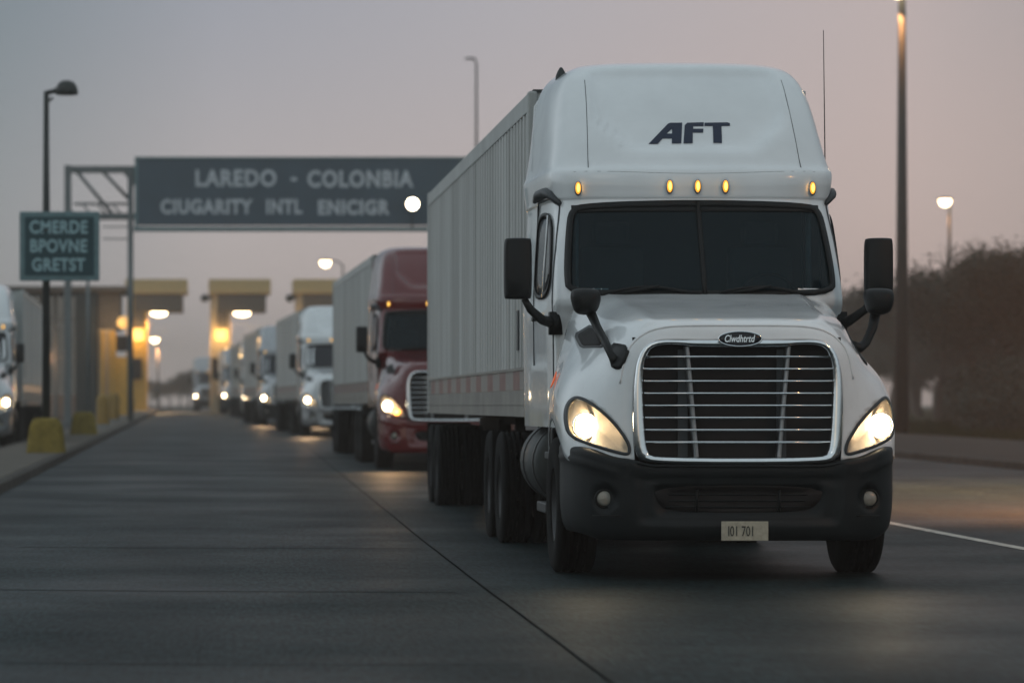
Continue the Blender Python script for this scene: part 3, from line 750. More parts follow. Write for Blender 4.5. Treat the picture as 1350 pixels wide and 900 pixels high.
    IK = densify(chaikin([(-.61, .69), (.61, .69), (.60, .58), (.50, .495), (-.50, .495), (-.60, .58)], 2), .05)
    ik = MB().add(*polar(IK, lambda x, z: PB.front(x, z, .004), 5)).build('intake_grille', M['void'], bo, True, solid=.004)
    sl = MB()
    for z in (.535, .58, .625): sl.tube([PB.front(-.53+1.06*i/16, z, .012) for i in range(17)], .006, 5)
    for x in (-.3, .3): sl.tube([PB.front(x, .50, .012), PB.front(x, .66, .012)], .01, 5)
    sl.build('slat', M['plastic'], ik, True)
    for s in (-1, 1):
        c = PB.front(s*.965, .595, 0)
        fl = MB().lathe([(.001, -.022), (.03, -.019), (.05, -.010), (.056, 0), (.056, .02)], (c[0], c[1]-.008, c[2]), 'Y', 24).build('fog_lamp', M['fog'], bo, True)
        MB().lathe([(.057, .02), (.062, -.014), (.068, -.014), (.074, .01)], (c[0], c[1]-.006, c[2]), 'Y', 24).build('ring', M['black'], fl, True)
        for k in range(1):
            MB().tube([PB.front(s*x, .47, .0) for x in (.86, .92, .98, 1.05)], .006, 5).build('trim_line', M['black'], bo, True)
    if detail:
        pc = (.03, .365)
        pt = MB(); pt.bb(pc[0]-.17, pc[0]+.17, -.042, -.03, pc[1]-.07, pc[1]+.07); po = pt.build('licence_plate', M['plate'], bo, bevel=.003)
        text_mesh('characters', 'I01 701' if lettering else 'K24 88', .105, M['plate_ink'], (pc[0]-.125, -.045, pc[1]-.036), po, .0, .62, .001, spacing=1.0)
    # chassis, axles, tank, steps
    ch = MB()
    for s in (-1, 1): ch.bb(s*.43-.04, s*.43+.04, .5, 8.7, .78, 1.05)
    ch.bb(-.95, .95, 1.24, 1.38, .42, .56); ch.bb(-.40, .40, .6, 2.4, .55, 1.0); ch.bb(-.9, .9, 6.9, 7.1, .45, .6); ch.bb(-.9, .9, 8.2, 8.4, .45, .6)
    ch.bb(-.75, .75, .25, .5, .45, .80); ch.bb(-.6, -.2, .5, .9, .32, .5); ch.bb(.15, .42, .6, 1.0, .27, .5); ch.bb(-.9, .9, 4.5, 6.2, .85, 1.1)
    for k in range(5): ch.tube([(.2+.1*k, .5, .30+.02*(k % 2)), (.2+.1*k, .9, .30)], .03, 6)
    ch.build('chassis', M['chassis'], root)
    for s in (-1, 1):
        wheel(root, s*1.08, 1.38, .30, .515, s)
        for y in (6.95, 8.28):
            wheel(root, s*1.06, y, .27, .515, s); wheel(root, s*.75, y, .27, .515, s)
            MB().box((s*.93, y+.55, .72), (.56, .012, .62)).build('mud_flap', M['rubber'], root)
        # wheel arch liner
        la = MB(); la.add(*gridfaces([[(s*x, 1.38+.60*math.cos(a), .52+.62*math.sin(a)) for a in [math.pi*i/14 for i in range(15)]] for x in (.72, 1.19)])); la.build('arch_liner', M['chassis'], root, True, solid=.01)
        # fuel tank
        tk = MB(); tk.lathe([(.01, 0), (.30, .0), (.335, .03), (.335, 1.5), (.30, 1.53), (.01, 1.53)], (s*.86, 3.15, .80), 'Y', 28); to = tk.build('fuel_tank', M['darksteel'], root, True)
        for y in (3.4, 4.3): MB().lathe([(.338, -.03), (.345, -.03), (.345, .03), (.338, .03)], (s*.86, y, .80), 'Y', 28).build('strap', M['rim'], to, True)
        sp_ = MB(); sp_.bb(s*1.0-.2, s*1.0+.2, 2.25, 3.0, .42, .50); sp_.bb(s*1.0-.14, s*1.0+.20, 2.3, 2.98, .84, .90); sp_.bb(s*1.0-.16, s*1.0+.12, 2.28, 2.32, .5, .84); sp_.bb(s*.95-.16, s*.95+.12, 2.95, 3.0, .5, 1.15); sp_.build('cab_step', M['rim'], root, bevel=.01)
        bt_ = MB(); bt_.bb(s*.9-.26, s*.9+.26, 2.15, 2.28, .5, 1.1); bt_.build('splash_panel', M['plastic'], root, bevel=.02)
        # drive fenders
        # side extender
        ex = MB(); ex.add(*gridfaces([[(s*(1.125), 4.28, 1.25), (s*1.10, 4.55, 1.3)], [(s*1.12, 4.28, 3.4), (s*1.09, 4.55, 3.4)], [(s*1.10, 4.28, 3.8), (s*1.03, 4.55, 3.85)], [(s*.98, 4.26, 3.99), (s*.93, 4.5, 3.98)]])); ex.build('side_extender', P, root, True, solid=.02)
    # trailer
    y0, y1, tx, z0, z1 = 5.0, 19.85, trailer_dx, 1.17, 4.01
    tb = MB(); tb.bb(tx-1.155, tx+1.155, y0+.02, y1-.02, z0+.05, z1-.02); tr = tb.build('trailer', M['trailer_flat'], root)
    for s in (-1, 1):
        sdv = []
        nrib = 44; L = (y1-y0-.3); w = L/nrib
        pr = []
        for k in range(nrib):
            ya = y0+.15+k*w
            pr += [(ya, 0), (ya+w*.55, 0), (ya+w*.60, .028), (ya+w*.95, .028)]
        pr.append((y1-.15, 0))
        gg = [[(tx+s*(1.162+d), y, z) for y, d in pr] for z in (z0+.44, z1-.17)]
        MB().add(*gridfaces(gg)).build('side_wall', M['trailer'], tr, solid=.004)
        r = MB(); r.bb(tx+s*1.175-.022, tx+s*1.175+.022, y0, y1, z1-.17, z1-.01); r.build('top_rail', M['trailer_flat'], tr, bevel=.006)
        r = MB(); r.bb(tx+s*1.17-.014, tx+s*1.17+.014, y0, y1, z0+.24, z0+.42); r.build('reflective_tape', M['tape'], tr)
        r = MB(); r.bb(tx+s*1.173-.02, tx+s*1.173+.02, y0, y1, z0, z0+.238); r.bb(tx+s*1.182-.02, tx+s*1.182+.02, y0, y1, z0+.415, z0+.44); r.bb(tx+s*1.182-.018, tx+s*1.182+.018, y0, y1, z0+.105, z0+.12); r.build('bottom_rail', M['trailer_low'], tr)
        r = MB(); r.bb(tx+s*1.165-.05, tx+s*1.165+.03, y0-.02, y0+.14, z0, z1-.01); r.build('corner_post', M['trailer_flat'], tr, bevel=.02)
        r = MB(); r.bb(tx+s*1.165-.04, tx+s*1.165+.028, y1-.14, y1+.01, z0, z1); r.build('corner_post', M['trailer_flat'], tr, bevel=.01)
        r = MB(); r.bb(tx+s*.9-.05, tx+s*.9+.05, 8.9+.5, 9.5, .25, 1.15); r.box((tx+s*.9, 9.45, .2), (.25, .25, .04)); r.build('landing_leg', M['chassis'], tr)
        r = MB(); r.box((tx+s*1.192, y0+1.3, 1.95), (.012, .16, .36)); r.build('document_box', M['plastic_mid'], tr)
        for y in (17.6, 18.85):
            wheel(root, tx+s*1.10, y, .27, .515, s); wheel(root, tx+s*.79, y, .27, .515, s)
        MB().box((tx+s*.95, 19.5, .72), (.56, .012, .66)).build('mud_flap', M['rubber'], root)
    r = MB(); r.bb(tx-1.17, tx+1.17, y0, y1, z1-.022, z1+.004); r.build('roof', M['darksteel'], tr)
    r = MB(); r.bb(tx-.5, tx+.5, y0+.3, y1, z0-.12, z0+.04); r.bb(tx-.55, tx-.4, 16.5, 19.6, .75, 1.1); r.bb(tx+.4, tx+.55, 16.5, 19.6, .75, 1.1); r.bb(tx-.95, tx+.95, 17.5, 17.7, .45, .6); r.bb(tx-.95, tx+.95, 18.75, 18.95, .45, .6); r.build('underframe', M['chassis'], tr)
    if lettering:
        cap = MB(); cap.lathe([(.05, 0), (.045, .05), (.03, .09), (.012, .12), (.001, .125)], (-.93, 3.75, 3.96), 'Z', 16); cap.build('roof_beacon', M['darksteel'], root, True)
        MB().tube([(1.17, 3.2, 3.1), (1.19, 3.3, 3.2), (1.185, 3.35, 4.35)], [.010, .005, .003], 6).build('whip_antenna', M['black'], root, True)
    return root

G_TR = 'semi trucks queued nose to tail along the right of the road'
tA = build_truck('white semi truck leading the queue with AFT lettering on its roof fairing', G_TR, 'white', 'plastic', True)
tA.location = (3.77, 25.3, 0)
tB = build_truck('dark red semi truck with a bright grille surround, directly behind the white truck', G_TR, 'red', 'red', False, amberlamp=True, hoodmirror=False)
tB.location = (4.07, 61.8, zg(64)); tB.rotation_euler = (0, 0, R(1.0))
tC = build_truck('white semi truck third in the queue, right behind the red one', G_TR, 'white', 'brushed', False, False, hoodmirror=False)
tC.location = (3.78, 107, zg(107)); tC.rotation_euler = (0, 0, R(1.9))
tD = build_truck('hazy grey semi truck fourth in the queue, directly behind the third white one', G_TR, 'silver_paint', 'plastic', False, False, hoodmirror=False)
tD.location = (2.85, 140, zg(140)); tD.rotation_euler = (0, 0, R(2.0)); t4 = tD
index_kids()
def put(src, loc, rz, label, group):
    c = copy_tree(src); c.location = loc; c.rotation_euler = (0, 0, R(rz)); c['label'] = label; c['group'] = group; return c
put(tC, (2.35, 178, zg(178)), 2.0, 'faint semi truck fifth in the queue, mostly hidden in haze behind the fourth', G_TR)
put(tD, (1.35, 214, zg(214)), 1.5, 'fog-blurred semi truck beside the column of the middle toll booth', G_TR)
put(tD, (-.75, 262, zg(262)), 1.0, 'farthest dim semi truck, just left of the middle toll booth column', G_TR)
tL = put(tC, (-6.25, 84, zg(84)), 1.0, 'white semi truck cut off by the left edge, beyond the nearest yellow block', 'trucks on the left road')

# headlight beams of the nearest trucks
def beam(root, en, col=(1, .80, .55)):
    for s in (-1, 1):
        l = bpy.data.lights.new('headlight_beam', 'SPOT'); l.energy = en; l.color = col; l.spot_size = R(75); l.spot_blend = .9; l.shadow_soft_size = .06
        o = bpy.data.objects.new('headlight_beam', l); COL.objects.link(o); o.parent = root; o.location = (s*1.10, .02, 1.12); o.rotation_euler = (R(90-14), 0, R(180))
beam(tA, 7); beam(tB, 70, (1, .6, .28)); beam(tC, 110, (1, .6, .3)); beam(t4, 160, (1, .6, .3))

# ------------------------------------------------------------------ signs, lamps
def post_sign(x, y):
    z0 = zg(y)
    r = empty('street_lamp', (x, y, z0)); tag(r, 'unlit dark domed street lamp rising from the nearest yellow block', 'street lamp')
    p = MB(); p.tube([(0, 0, .7), (0, 0, 5), (0, 0, 7.55)], [.085, .075, .055], 12); p.build('pole', M['darksteel'], r, True)
    a = MB(); a.tube([(0, 0, 7.52), (.15, 0, 7.55), (.3, 0, 7.62)], .05, 8); a.build('arm', M['darksteel'], r, True)
    h = MB(); h.lathe([(.005, .30), (.10, .285), (.18, .23), (.225, .13), (.24, .02), (.22, .0), (.005, .0)], (.42, 0, 7.48), 'Z', 20); h.build('lamp_head', M['darksteel'], r, True)
    MB().tube([(.05, 0, 7.35), (.14, 0, 7.42)], .03, 6).build('sensor', M['darksteel'], r)
    s = empty('road_sign', (x, y-.16, z0)); tag(s, 'green road sign reading CMERDE BPOVNE GRETST on the unlit domed lamp pole', 'sign')
    W, H, zc = 1.64, 1.42, 4.52+CH-1.28-z0
    b = MB(); b.bb(.28-W/2, .28+W/2, -.03, .03, zc-H/2, zc+H/2); b.build('frame', M['signframe'], s, bevel=.02)
    b = MB(); b.bb(.28-W/2+.11, .28+W/2-.11, -.045, -.025, zc-H/2+.11, zc+H/2-.11); b.build('panel', M['green'], s)
    for i, t in enumerate(('CMERDE', 'BPOVNE', 'GRETST')):
        text_mesh('lettering', t, .36, M['letterpale'], (.26, -.05, zc+.27-.385*i), s, .010, .82, .002, 'CENTER', 1.08)
    for z in (zc-.4, zc+.4): b = MB(); b.bb(-.12, .12, .02, .10, z-.03, z+.03); b.build('clamp', M['steel'], s)
post_sign(-3.57, 71.7)

def yellow_block(x, y, w, h, label):
    mb = MB(); g = []
    for z, k in ((0, .50), (.05, .49), (h*.72, .42), (h*.9, .36), (h*.98, .28), (h, .18)):
        g.append([(p[0]*k/.5*w, p[1]*k/.5*w, z) for p in rrect(-.5, .5, -.5, .5, .14, 4, 4)])
    mb.add(*gridfaces(g, True)); mb.f.append(tuple(range(5*len(g[0]), 6*len(g[0]))))
    o = mb.build('concrete_block', M['olive'], None, True); o.location = (x, y, zg(y)+.13)
    tag(o, label, 'bollard block', 'yellow concrete blocks on the island')
yellow_block(-3.57, 71.7, .80, .72, 'yellow concrete block round the foot of the unlit lamp pole, nearest of the blocks')
yellow_block(-3.98, 102, .80, .66, 'yellow concrete block farther along the island, below the gantry leg')

def gantry(y=150):
    z0 = zg(y); s_ = y/4600
    X = lambda px: (px-290)*s_
    Z = lambda py: CH+(533-py)*s_-z0
    r = empty('sign_gantry', (0, y, z0)); tag(r, 'steel gantry with trussed arm spanning the road and holding the grey-blue sign', 'gantry')
    def p(px, py, dy=0): return (X(px), dy, Z(py))
    b = MB(); b.bb(X(85), X(94), -.15, .15, 0, Z(218)); b.build('post', M['steel'], r, bevel=.02)
    b = MB(); b.tube([(X(172), 0, 0), (X(172), 0, Z(221))], .13, 10); b.build('post', M['steel'], r, True)
    b = MB(); b.tube([(X(1060), 0, 0), (X(1060), 0, Z(221))], .2, 10); b.build('post', M['steel'], r, True)
    b = MB()
    for dy in (0, 1.1):
        b.bb(X(85), X(1062), dy-.10, dy+.10, Z(226), Z(219)); b.bb(X(85), X(1062), dy-.10, dy+.10, Z(288), Z(281))
    b.build('chord', M['steel'], r)
    b = MB()
    for dy in (.02, 1.08):
        b.tube([p(98, 222, dy), p(150, 284, dy)], .085, 6); b.tube([p(132, 222, dy), p(172, 264, dy)], .075, 6)
        x = 172
        while x < 1040: b.tube([p(x, 222, dy), p(x+45, 284, dy)], .07, 6); b.tube([p(x+45, 284, dy), p(x+90, 222, dy)], .07, 6); x += 90
    for x in (98, 120, 140, 160): b.tube([p(x-12, 268, .9), p(x, 282, .9)], .04, 5)
    b.tube([p(96, 267, 1.0), p(172, 267, 1.0)], .06, 6)
    for yy in (297, 313): b.tube([p(134, yy, 1.3), p(172, yy, 1.3)], .03, 5)
    b.build('bracing', M['steel'], r, True)
    b = MB(); b.add([p(160, 225), p(178, 225), p(178, 245), p(172, 240)], [(0, 1, 2, 3)]); b.build('gusset', M['steel'], r, solid=.1)
    s = empty('overhead_sign', (0, y-.45, z0)); tag(s, 'wide overhead sign reading LAREDO - COLONBIA on the steel gantry', 'sign')
    b = MB(); b.bb(X(181), X(760), -.12, .12, Z(298), Z(209)); b.build('panel', M['signgrey'], s, bevel=.03)
    b = MB(); b.bb(X(177), X(761), -.35, .13, Z(306), Z(300)); b.bb(X(178), X(182), -.13, .13, Z(300), Z(208.4)); b.bb(X(178), X(761), -.17, .14, Z(211), Z(208)); b.build('frame', M['signframe'], s, bevel=.02)
    T = lambda t, px0, px1, py, h, nm: fit(text_mesh('lettering', t, h*s_*1.40, M[nm], (X(px0), -.125, Z(py)), s, .034, 1, .004, spacing=1.12), X(px1)-X(px0))
    T('LAREDO', 258, 364, 246, 21, 'lettering'); T('-', 383, 391, 244, 21, 'lettering'); T('COLONBIA', 405, 544, 247, 21, 'lettering')
    T('CIUGARITY', 212, 333, 282, 18, 'lettering'); T('INTL', 351, 398, 282, 18, 'lettering'); T('ENICIGR', 419, 513, 283, 18, 'lettering')
    l = empty('sign_floodlight', (X(542), y-1.3, z0+Z(271))); tag(l, 'round glowing floodlight in front of the lower right of the overhead sign', 'lamp')
    MB().lathe([(.005, -.14), (.16, -.12), (.22, 0), (.24, .14)], (0, 0, 0), 'Y', 20).build('bulb', M['litwhite'], l, True)
    MB().lathe([(.25, -.02), (.27, .1), (.18, .25), (.005, .28)], (0, 0, 0), 'Y', 20).build('housing', M['darksteel'], l, True)
    MB().tube([(0, .2, 0), (0, .3, -.9), (0, .75, -1.12)], .04, 6).build('arm', M['darksteel'], l, True)
def fit(o, w):
    xs = [v.co.x for v in o.data.vertices]; k = w/(max(xs)-min(xs)); m0 = min(xs)
    for v in o.data.vertices: v.co.x = (v.co.x-m0)*k
    return o
gantry()

def street_lamp(px, py, d, label, lit=True, arm=-.9, r0=.1, head=.30, energy=400, mt='litwarm', x=None, h=None, cone=118):
    s_ = d/4600; X = (px-290)*s_ if x is None else x; zt = CH+(533-py)*s_-zg(d) if h is None else h
    r = empty('street_lamp', (X-arm, d, zg(d))); tag(r, label, 'street lamp')
    p = MB(); p.tube([(0, 0, 0), (0, 0, zt*.5), (0, 0, zt-.15)], [r0*1.35, r0, r0*.65], 12); p.build('pole', M['darksteel'], r, True)
    a = MB(); a.tube([(0, 0, zt-.2), (arm*.3, 0, zt+.02), (arm*.8, 0, zt+.10)], [r0*.6, r0*.5, r0*.4], 8); a.build('arm', M['darksteel'], r, True)
    k = head
    hd = MB(); hd.lathe([(.005, .45*k), (.6*k, .38*k), (1.0*k, .15*k), (1.05*k, .02*k)], (arm, 0, zt+.02), 'Z', 20); ho = hd.build('lamp_head', M['darksteel'], r, True)
    for i, v in enumerate(ho.data.vertices): v.co.x = arm+(v.co.x-arm)*1.3
    if lit:
        MB().lathe([(1.0*k, .02*k), (.85*k, -.6*k), (.5*k, -.95*k), (.005, -1.1*k)], (arm, 0, zt+.02), 'Z', 20).build('diffuser', M[mt], r, True)
        l = bpy.data.lights.new('lamp_light', 'SPOT'); l.spot_size = R(cone); l.spot_blend = .7; l.energy = energy; l.color = (1, .43, .16); l.shadow_soft_size = .25
        o = bpy.data.objects.new('lamp_light', l); COL.objects.link(o); o.parent = r; o.location = (arm, 0, zt-1.4*k-.3)
    return r
street_lamp(1187, -16, 108, 'tall grey lamp post right of the leading white truck, glowing at its top', True, -.05, .17, .35, 500)
street_lamp(1246, 264, 200, 'lit street lamp above the dark trees at the right', True, -.25, .12, .36, 150)
street_lamp(620, 79, 160, 'unlit thin street lamp rising behind the white trailer', False, -.28, .075, .22)
street_lamp(429, 345, 190, 'lit street lamp glowing just above the left end of the red truck trailer', True, -.95, .07, .30, 900)
street_lamp(204, 446, 330, 'small hazy lit street lamp seen between the left and middle toll booths', True, -.3, .08, .42, 5000)
# next lamps of the row beside the right lane, standing out of the frame
street_lamp(0, 0, 47, 'lit street lamp on the right verge nearest the camera', True, -3.2, .12, .3, 20000, x=13.5, h=9.5)
street_lamp(0, 0, 17, 'lit street lamp on the right verge beside the camera', True, -3.2, .12, .3, 1500, x=13.5, h=9.5, cone=156)

# ------------------------------------------------------------------ toll booths
def booth(xl, label, d=230, deep=False, left=True):
    s_ = d/4600; z0 = zg(d); X = lambda px: (px-290)*s_; Z = lambda py: CH+(533-py)*s_-z0
    r = empty('toll_booth', (X(xl), d, z0)); tag(r, label, 'toll booth', 'toll booths across the road')
    W = lambda p: p*s_
    b = MB(); b.bb(0, W(27), 0, 1.0, 0, Z(386)); b.build('column', M['boothyellow' if left else 'boothpale'], r, bevel=.04)
    b = MB(); b.bb(W(-2), W(80), -.3, 5.0, Z(387), Z(368)); b.build('fascia', M['fascia'], r, bevel=.04)
    b = MB(); b.bb(W(10), W(74), -.1, 4.6, Z(411), Z(387.2)); b.build('canopy', M['boothgrey'], r, bevel=.04)
    b = MB(); b.bb(W(9.6), W(23), -.12, 0.0, Z(432), Z(412)); b.build('bracket_panel', M['boothgrey'], r)
    b = MB(); b.lathe([(.55, 0), (.52, -.14), (.30, -.24), (.005, -.28)], (W(42), .9, Z(411.3)), 'Z', 20); b.build('canopy_lamp', M['litwarm'], r, True)
    b = MB(); b.bb(W(6), W(23), -.06, .0, Z(449), Z(433)); b.build('lit_window', M['litwindow'], r, bevel=.02)
    b = MB(); b.bb(W(3), W(20), -.35, .0, Z(499), Z(472)); b.build('control_box', M['void'], r, bevel=.03)
    b = MB(); b.bb(W(0), W(24), 1.0, 6, 0, Z(500)); b.bb(W(0), W(24), 1.4, 6, Z(455), Z(440)); b.build('cabin', M['boothpale'], r, bevel=.03)
    b = MB(); b.bb(W(1), W(23), 1.2, 5.9, Z(499.9), Z(455.1)); b.build('cabin_window', M['glass'], r)
    if xl > 250:
        b = MB(); b.tube([(W(-9), -.1, Z(393)), (W(2), -.1, Z(392))], .12, 6); b.lathe([(.01, -.25), (.22, -.2), (.28, .1), (.2, .3), (.01, .32)], (W(-7), -.1, Z(393)), 'Y', 14); b.build('camera_housing', M['darksteel'], r, True)
    l = bpy.data.lights.new('canopy_light', 'SPOT'); l.spot_size = R(150); l.energy = 4500; l.color = (1, .6, .28); l.shadow_soft_size = .4
    o = bpy.data.objects.new('canopy_light', l); COL.objects.link(o); o.parent = r; o.location = (W(42), .6, Z(417))
    l = bpy.data.lights.new('window_light', 'POINT'); l.energy = 130; l.color = (1, .58, .2); l.shadow_soft_size = .3
    o = bpy.data.objects.new('window_light', l); COL.objects.link(o); o.parent = r; o.location = (W(14), -.8, Z(442))
booth(167, 'ochre toll booth with a tan canopy nearest the left kerb, leftmost of the three')
booth(277, 'toll booth with a tan canopy and pale column in the middle of the road', left=False)
booth(389, 'toll booth with tan canopy partly hidden behind the third truck, rightmost of the three', left=False)

def inspection_building():
    # dark glazed hall and panels on the island left of the first booth
    d = 185; s_ = d/4600; z0 = zg(d); X = lambda px: (px-290)*s_; Z = lambda py: CH+(533-py)*s_-z0
    r = empty('inspection_building', (0, d, z0)); tag(r, 'low inspection building with flat roof and dark doorway left of the ochre toll booth', 'building')
    b = MB(); b.bb(X(-10), X(171), 0, 9, Z(384), Z(377)); b.build('roof', M['boothgrey'], r, bevel=.04)
    b = MB(); b.bb(X(99), X(127), .3, 4, 0, Z(384.2)); b.build('doorway', M['darksteel'], r, bevel=.03)
    b = MB(); b.bb(X(129), X(150), .5, 5, 0, Z(434)); b.build('wall', M['boothpale'], r)
    b = MB(); b.bb(X(129), X(158), .6, 5.2, Z(433.8), Z(384.2)); b.build('upper_wall', M['boothgrey'], r)
    b = MB(); b.bb(X(152), X(167), .4, 5.4, 0, Z(470)); b.build('wall', M['boothyellow'], r)
    b = MB(); b.bb(X(152), X(167), .3, 5.6, Z(461), Z(442)); b.build('window', M['void'], r)
    for px in (135, 146, 151): b = MB(); b.bb(X(px)-.07, X(px)+.07, .2, .5, 0, Z(436)); b.build('pillar', M['boothyellow'], r)
    b = MB(); b.bb(X(-10), X(98), 2.5, 2.8, 0, Z(520)); b.build('panel_wall', M['panel_beige'], r)
    b = MB(); b.bb(X(-10), X(98), 2.55, 2.62, Z(519.8), Z(384.2)); b.build('glazing', M['haze_glass'], r)
    for py in (420, 470): b = MB(); b.bb(X(-10), X(98), 2.40, 2.53, Z(py+1), Z(py-1)); b.build('transom', M['steel'], r)
    for px in (12, 30, 52, 70, 84): b = MB(); b.bb(X(px)-.1, X(px)+.1, 2.3, 2.49, 0, Z(384.4)); b.build('mullion', M['steel'], r)
    b = MB(); b.lathe([(.01, -.1), (.3, -.05), (.34, 0)], (X(163), -.05, Z(425)), 'Y', 14); b.build('wall_lamp', M['litwindow'], r, True)
    l = bpy.data.lights.new('wall_light', 'POINT'); l.energy = 90; l.color = (1, .6, .25); l.shadow_soft_size = .3
    o = bpy.data.objects.new('wall_light', l); COL.objects.link(o); o.parent = r; o.location = (X(150), -1.2, Z(430))
    l = bpy.data.lights.new('wall_light', 'POINT'); l.energy = 90; l.color = (1, .5, .25); l.shadow_soft_size = .3
    o = bpy.data.objects.new('wall_light', l); COL.objects.link(o); o.parent = r; o.location = (X(60), .5, Z(470))
inspection_building()
# bollards on the island
def bollard(px, d, top, label):
    s_ = d/4600; X = (px-290)*s_; h = CH+(533-top)*s_-zg(d)
    r = empty('bollard', (X, d, zg(d)+.13)); tag(r, label, 'bollard', 'yellow bollards on the island')
    MB().lathe([(.24, 0), (.24, h-.35), (.20, h-.22), (.1, h-.15), (.005, h-.14)], (0, 0, 0), 'Z', 16).build('post', M['yellow'], r, True)
    MB().lathe([(.31, 0), (.31, .05), (.25, .07)], (0, 0, 0), 'Z', 16).build('base', M['steel'], r, True)
bollard(136, 126, 519, 'stout yellow bollard on the island, nearest of the tall ones')
bollard(150, 150, 517, 'second yellow bollard on the island, behind the nearest one')
bollard(171, 190, 522, 'yellow bollard at the foot of the ochre toll booth')
def island_pole(px, d, top, w, label, m='steel'):
    s_ = d/4600; X = (px-290)*s_
    r = empty('pole', (X, d, zg(d)+.1)); tag(r, label, 'pole')
    MB().tube([(0, 0, 0), (0, 0, CH+(533-top)*s_-zg(d))], w/2, 10).build('shaft', M[m], r, True)
    MB().lathe([(w*.9, 0), (w*.9, .05), (w*.5, .06)], (0, 0, 0), 'Z', 12).build('base_plate', M[m], r)
island_pole(116, 140, 300, .14, 'slim steel pole in front of the dark doorway, beside the gantry leg')
island_pole(1277, 130, 505, .12, 'lone pale fence post standing at the edge of the dark trees', 'concrete')

# ------------------------------------------------------------------ trees
LEAF_TRI = []
def tree_meshes(seed, leafm, tall=8.0, spread=3.2, dens=1500):
    rnd = random.Random(seed)
    tr = MB(); tips = []
    def limb(p, dr, L, r, lv):
        pts = [p]; q = p.copy(); dd = dr.copy()
        for i in range(4):
            dd = (dd+Vector((rnd.uniform(-.18, .18), rnd.uniform(-.18, .18), rnd.uniform(-.05, .15)))).normalized(); q = q+dd*L/4; pts.append(q.copy())
        tr.tube(pts, [r*(1-.17*i) for i in range(5)], 6 if lv < 2 else 4)
        if lv >= 3: tips.append(q); return
        if lv >= 1: tips.append(pts[3])
        for k in range(rnd.randint(3, 4)):
            a = rnd.uniform(0, 6.28); t = rnd.choice(pts[2:])
            limb(t, (dd*.6+Vector((math.cos(a), math.sin(a), rnd.uniform(.1, .7)))*.8).normalized(), L*rnd.uniform(.55, .75), r*.5, lv+1)
    limb(Vector((0, 0, -.1)), Vector((0, 0, 1)), tall*.42, tall*.022, 0)
    cr_ = MB(); per = max(3, dens//len(tips))
    for t in tips:
        rad = rnd.uniform(.5, 1.0)*tall/9
        for k in range(per):
            o = Vector((rnd.gauss(0, .5), rnd.gauss(0, .5), rnd.gauss(0, .42)))*rad*1.2; s = rnd.uniform(.035, .08)*tall/8
            a = Vector((rnd.uniform(-1, 1), rnd.uniform(-1, 1), rnd.uniform(-1, 1))).normalized()*s; b = a.cross(Vector((rnd.uniform(-1, 1), rnd.uniform(-1, 1), rnd.uniform(-1, 1)))).normalized()*s*.7
            c = t+o
            if c.z < .3: continue
            cr_.add([c-a, c+b, c+a, c-b], [(0, 1, 2, 3)])
    def mk(mb, n, m):
        me = bpy.data.meshes.new(n); me.from_pydata(mb.v, [], mb.f); me.materials.append(m); return me
    hmax = max(v[2] for v in cr_.v)
    return mk(tr, 'trunk', M['bark']), mk(cr_, 'crown', leafm), hmax
PROTO = [tree_meshes(11, M['leaf_dark'], 8, dens=20000), tree_meshes(23, M['leaf'], 8, dens=18000), tree_meshes(5, M['leaf_dark'], 8, dens=20000), tree_meshes(42, M['leaf'], 8, dens=16000)]
def tree(px, d, top, k, label, wide=1.0):
    s_ = d/4600; X = (px-290)*s_; h = CH+(533-top)*s_-zg(d); t, c, hm = PROTO[k % 4]; sc = h/hm
    r = empty('tree', (X, d, zg(d)), random.uniform(0, 6)); r.scale = (sc*wide, sc*wide, sc); tag(r, label, 'tree', 'trees behind the right verge')
    for n, me in (('trunk', t), ('crown', c)):
        o = bpy.data.objects.new(n, me); COL.objects.link(o); o.parent = r
TREES = [
 (1352, 122, 288, 'tallest dark tree, cut off by the right edge of the photo', 1.1), (1318, 128, 305, 'dark tree next in from the one at the right edge', 1.0), (1290, 136, 335, 'dark tree behind the lone fence post', 1.1),
 (1262, 142, 345, 'dark bushy tree just right of the distant lit lamp', 1.2), (1236, 170, 352, 'dark bushy tree directly under the distant lit lamp', 1.2), (1214, 190, 354, 'dusky tree touching the right side of the tall lamp post', 1.2),
 (1335, 165, 330, 'tree rising behind the tall trees at the right edge', 1.2), (1300, 175, 345, 'tree behind the trees above the fence post', 1.2), (1182, 230, 362, 'hazy brown tree behind the tall lamp post', 1.2),
 (1160, 270, 376, 'hazy tree seen just below the right door mirror of the white truck', 1.2), (1135, 310, 386, 'hazy tree seen between the right mirror arm and the cab of the white truck', 1.2), (1112, 350, 398, 'faint far tree beside the right edge of the white cab', 1.3),
 (1200, 330, 372, 'faint far tree behind the lamp post and the nearer trees', 1.4), (1232, 200, 432, 'low dusky bush-like tree below the distant lit lamp', 1.6), (1255, 185, 425, 'low dusky tree left of the lone fence post', 1.6), (1172, 260, 400, 'low hazy tree just right of the hood mirror of the leading truck', 1.3), (1148, 240, 415, 'low hazy tree behind the hood mirror arm of the leading truck', 1.4), (1205, 215, 385, 'low hazy tree right of the foot of the tall lamp post', 1.4), (1400, 120, 300, 'dark tree out past the right edge of the photo', 1.1)]
for i, (px, d, top, lb, w) in enumerate(TREES): tree(px, d, top, i, lb, w*1.15)
FT = [(224, 420, 505), (236, 440, 500), (248, 460, 492), (212, 480, 509), (258, 400, 486), (200, 520, 505)]
for i, (px, d, top) in enumerate(FT):
    tree(px, d, top-8, i, ['far hazy tree at the end of the road', 'far hazy tree right of the road end', 'far dim tree beside the middle toll booth', 'far pale tree at the vanishing point', 'far dim tree behind the last truck', 'far pale tree beside the left toll booth'][i], 1.5)
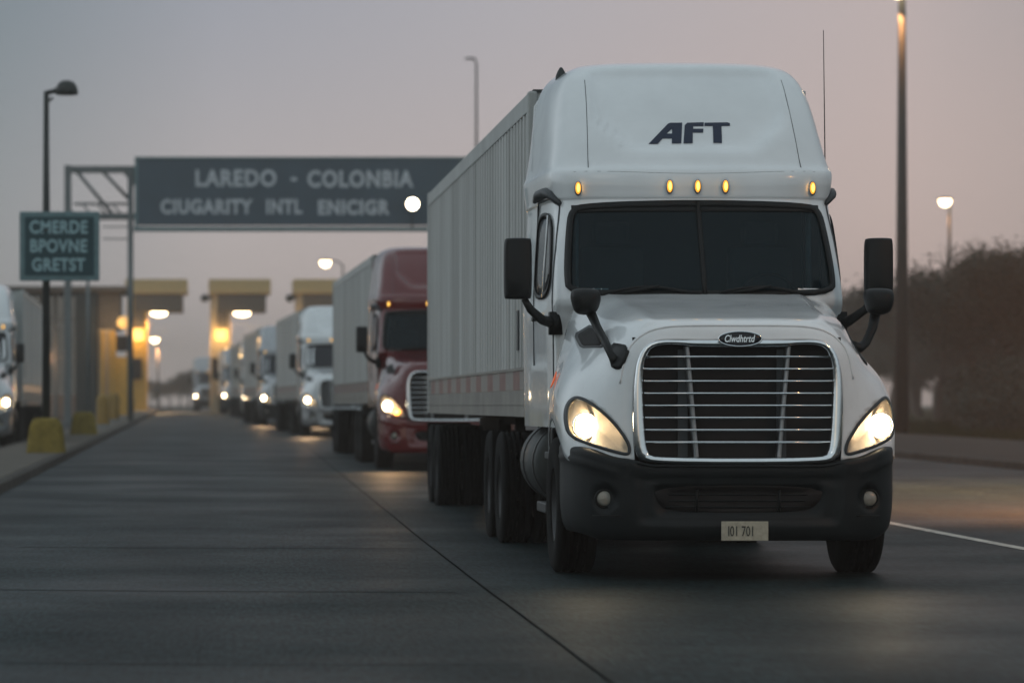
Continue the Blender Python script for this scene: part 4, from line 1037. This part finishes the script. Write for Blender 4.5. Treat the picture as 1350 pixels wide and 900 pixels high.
# thicket along the verge: nobody could count it
def thicket():
    rnd = random.Random(3); mb = MB()
    for i in range(75000):
        d = rnd.uniform(106, 145) if rnd.random() < .6 else rnd.uniform(145, 300)
        x = rnd.uniform(22.5+(d-106)*.20, 22.5+(d-106)*.20+rnd.choice((4, 14)))
        h = (1.6+2.6*min(1, (x-22.5-(d-106)*.20)/5))*(.75+.35*math.sin(x*.9+d*.3)+.2*math.sin(d*.7))
        z = zg(d)+h*rnd.random()**.8
        s = rnd.uniform(.05, .13)*(1 if d < 145 else 2); c = Vector((x, d, z))
        a = Vector((rnd.uniform(-1, 1), rnd.uniform(-1, 1), rnd.uniform(-.6, 1))).normalized()*s; b = a.cross(Vector((rnd.uniform(-1, 1), rnd.uniform(-1, 1), rnd.uniform(-1, 1)))).normalized()*s*.6
        mb.add([c-a, c+b, c+a, c-b], [(0, 1, 2, 3)])
    me = bpy.data.meshes.new('thicket'); me.from_pydata(mb.v, [], mb.f); o = link('thicket', me, M['leaf_dark'])
    tag(o, 'dark tangle of brush growing below the trees along the right verge', 'brush', None, 'stuff')
    mb = MB()
    for i in range(9000):
        d = rnd.uniform(96, 135); x = rnd.uniform(20.6, 31); h = rnd.uniform(.12, .4); a = rnd.uniform(0, 6.28); w = .03
        mb.add([(x-w, d, zg(d)-.02), (x+w, d, zg(d)-.02), (x+.15*math.cos(a), d+.15*math.sin(a), zg(d)+h)], [(0, 1, 2)])
    me = bpy.data.meshes.new('verge_grass'); me.from_pydata(mb.v, [], mb.f); o = link('verge_grass', me, M['grass']); tag(o, 'rough dull grass on the verge in front of the trees', 'grass', None, 'stuff')
thicket()

# ------------------------------------------------------------------ haze
hz = MB(); hz.bb(-720, 720, -40, 1520, -1.2, 27)
hm = bpy.data.materials.new('haze'); hm.use_nodes = True; t = hm.node_tree; t.nodes.clear()
ho = t.nodes.new('ShaderNodeOutputMaterial'); pv = t.nodes.new('ShaderNodeVolumePrincipled'); pv.inputs['Color'].default_value = (.88, .79, .72, 1); pv.inputs['Density'].default_value = .00095; pv.inputs['Anisotropy'].default_value = .2
t.links.new(pv.outputs[0], ho.inputs['Volume'])
h = hz.build('haze', hm); h['kind'] = 'stuff'; h['label'] = 'thin warm dusk haze over the whole road'; h['category'] = 'haze'; h.display_type = 'WIRE'
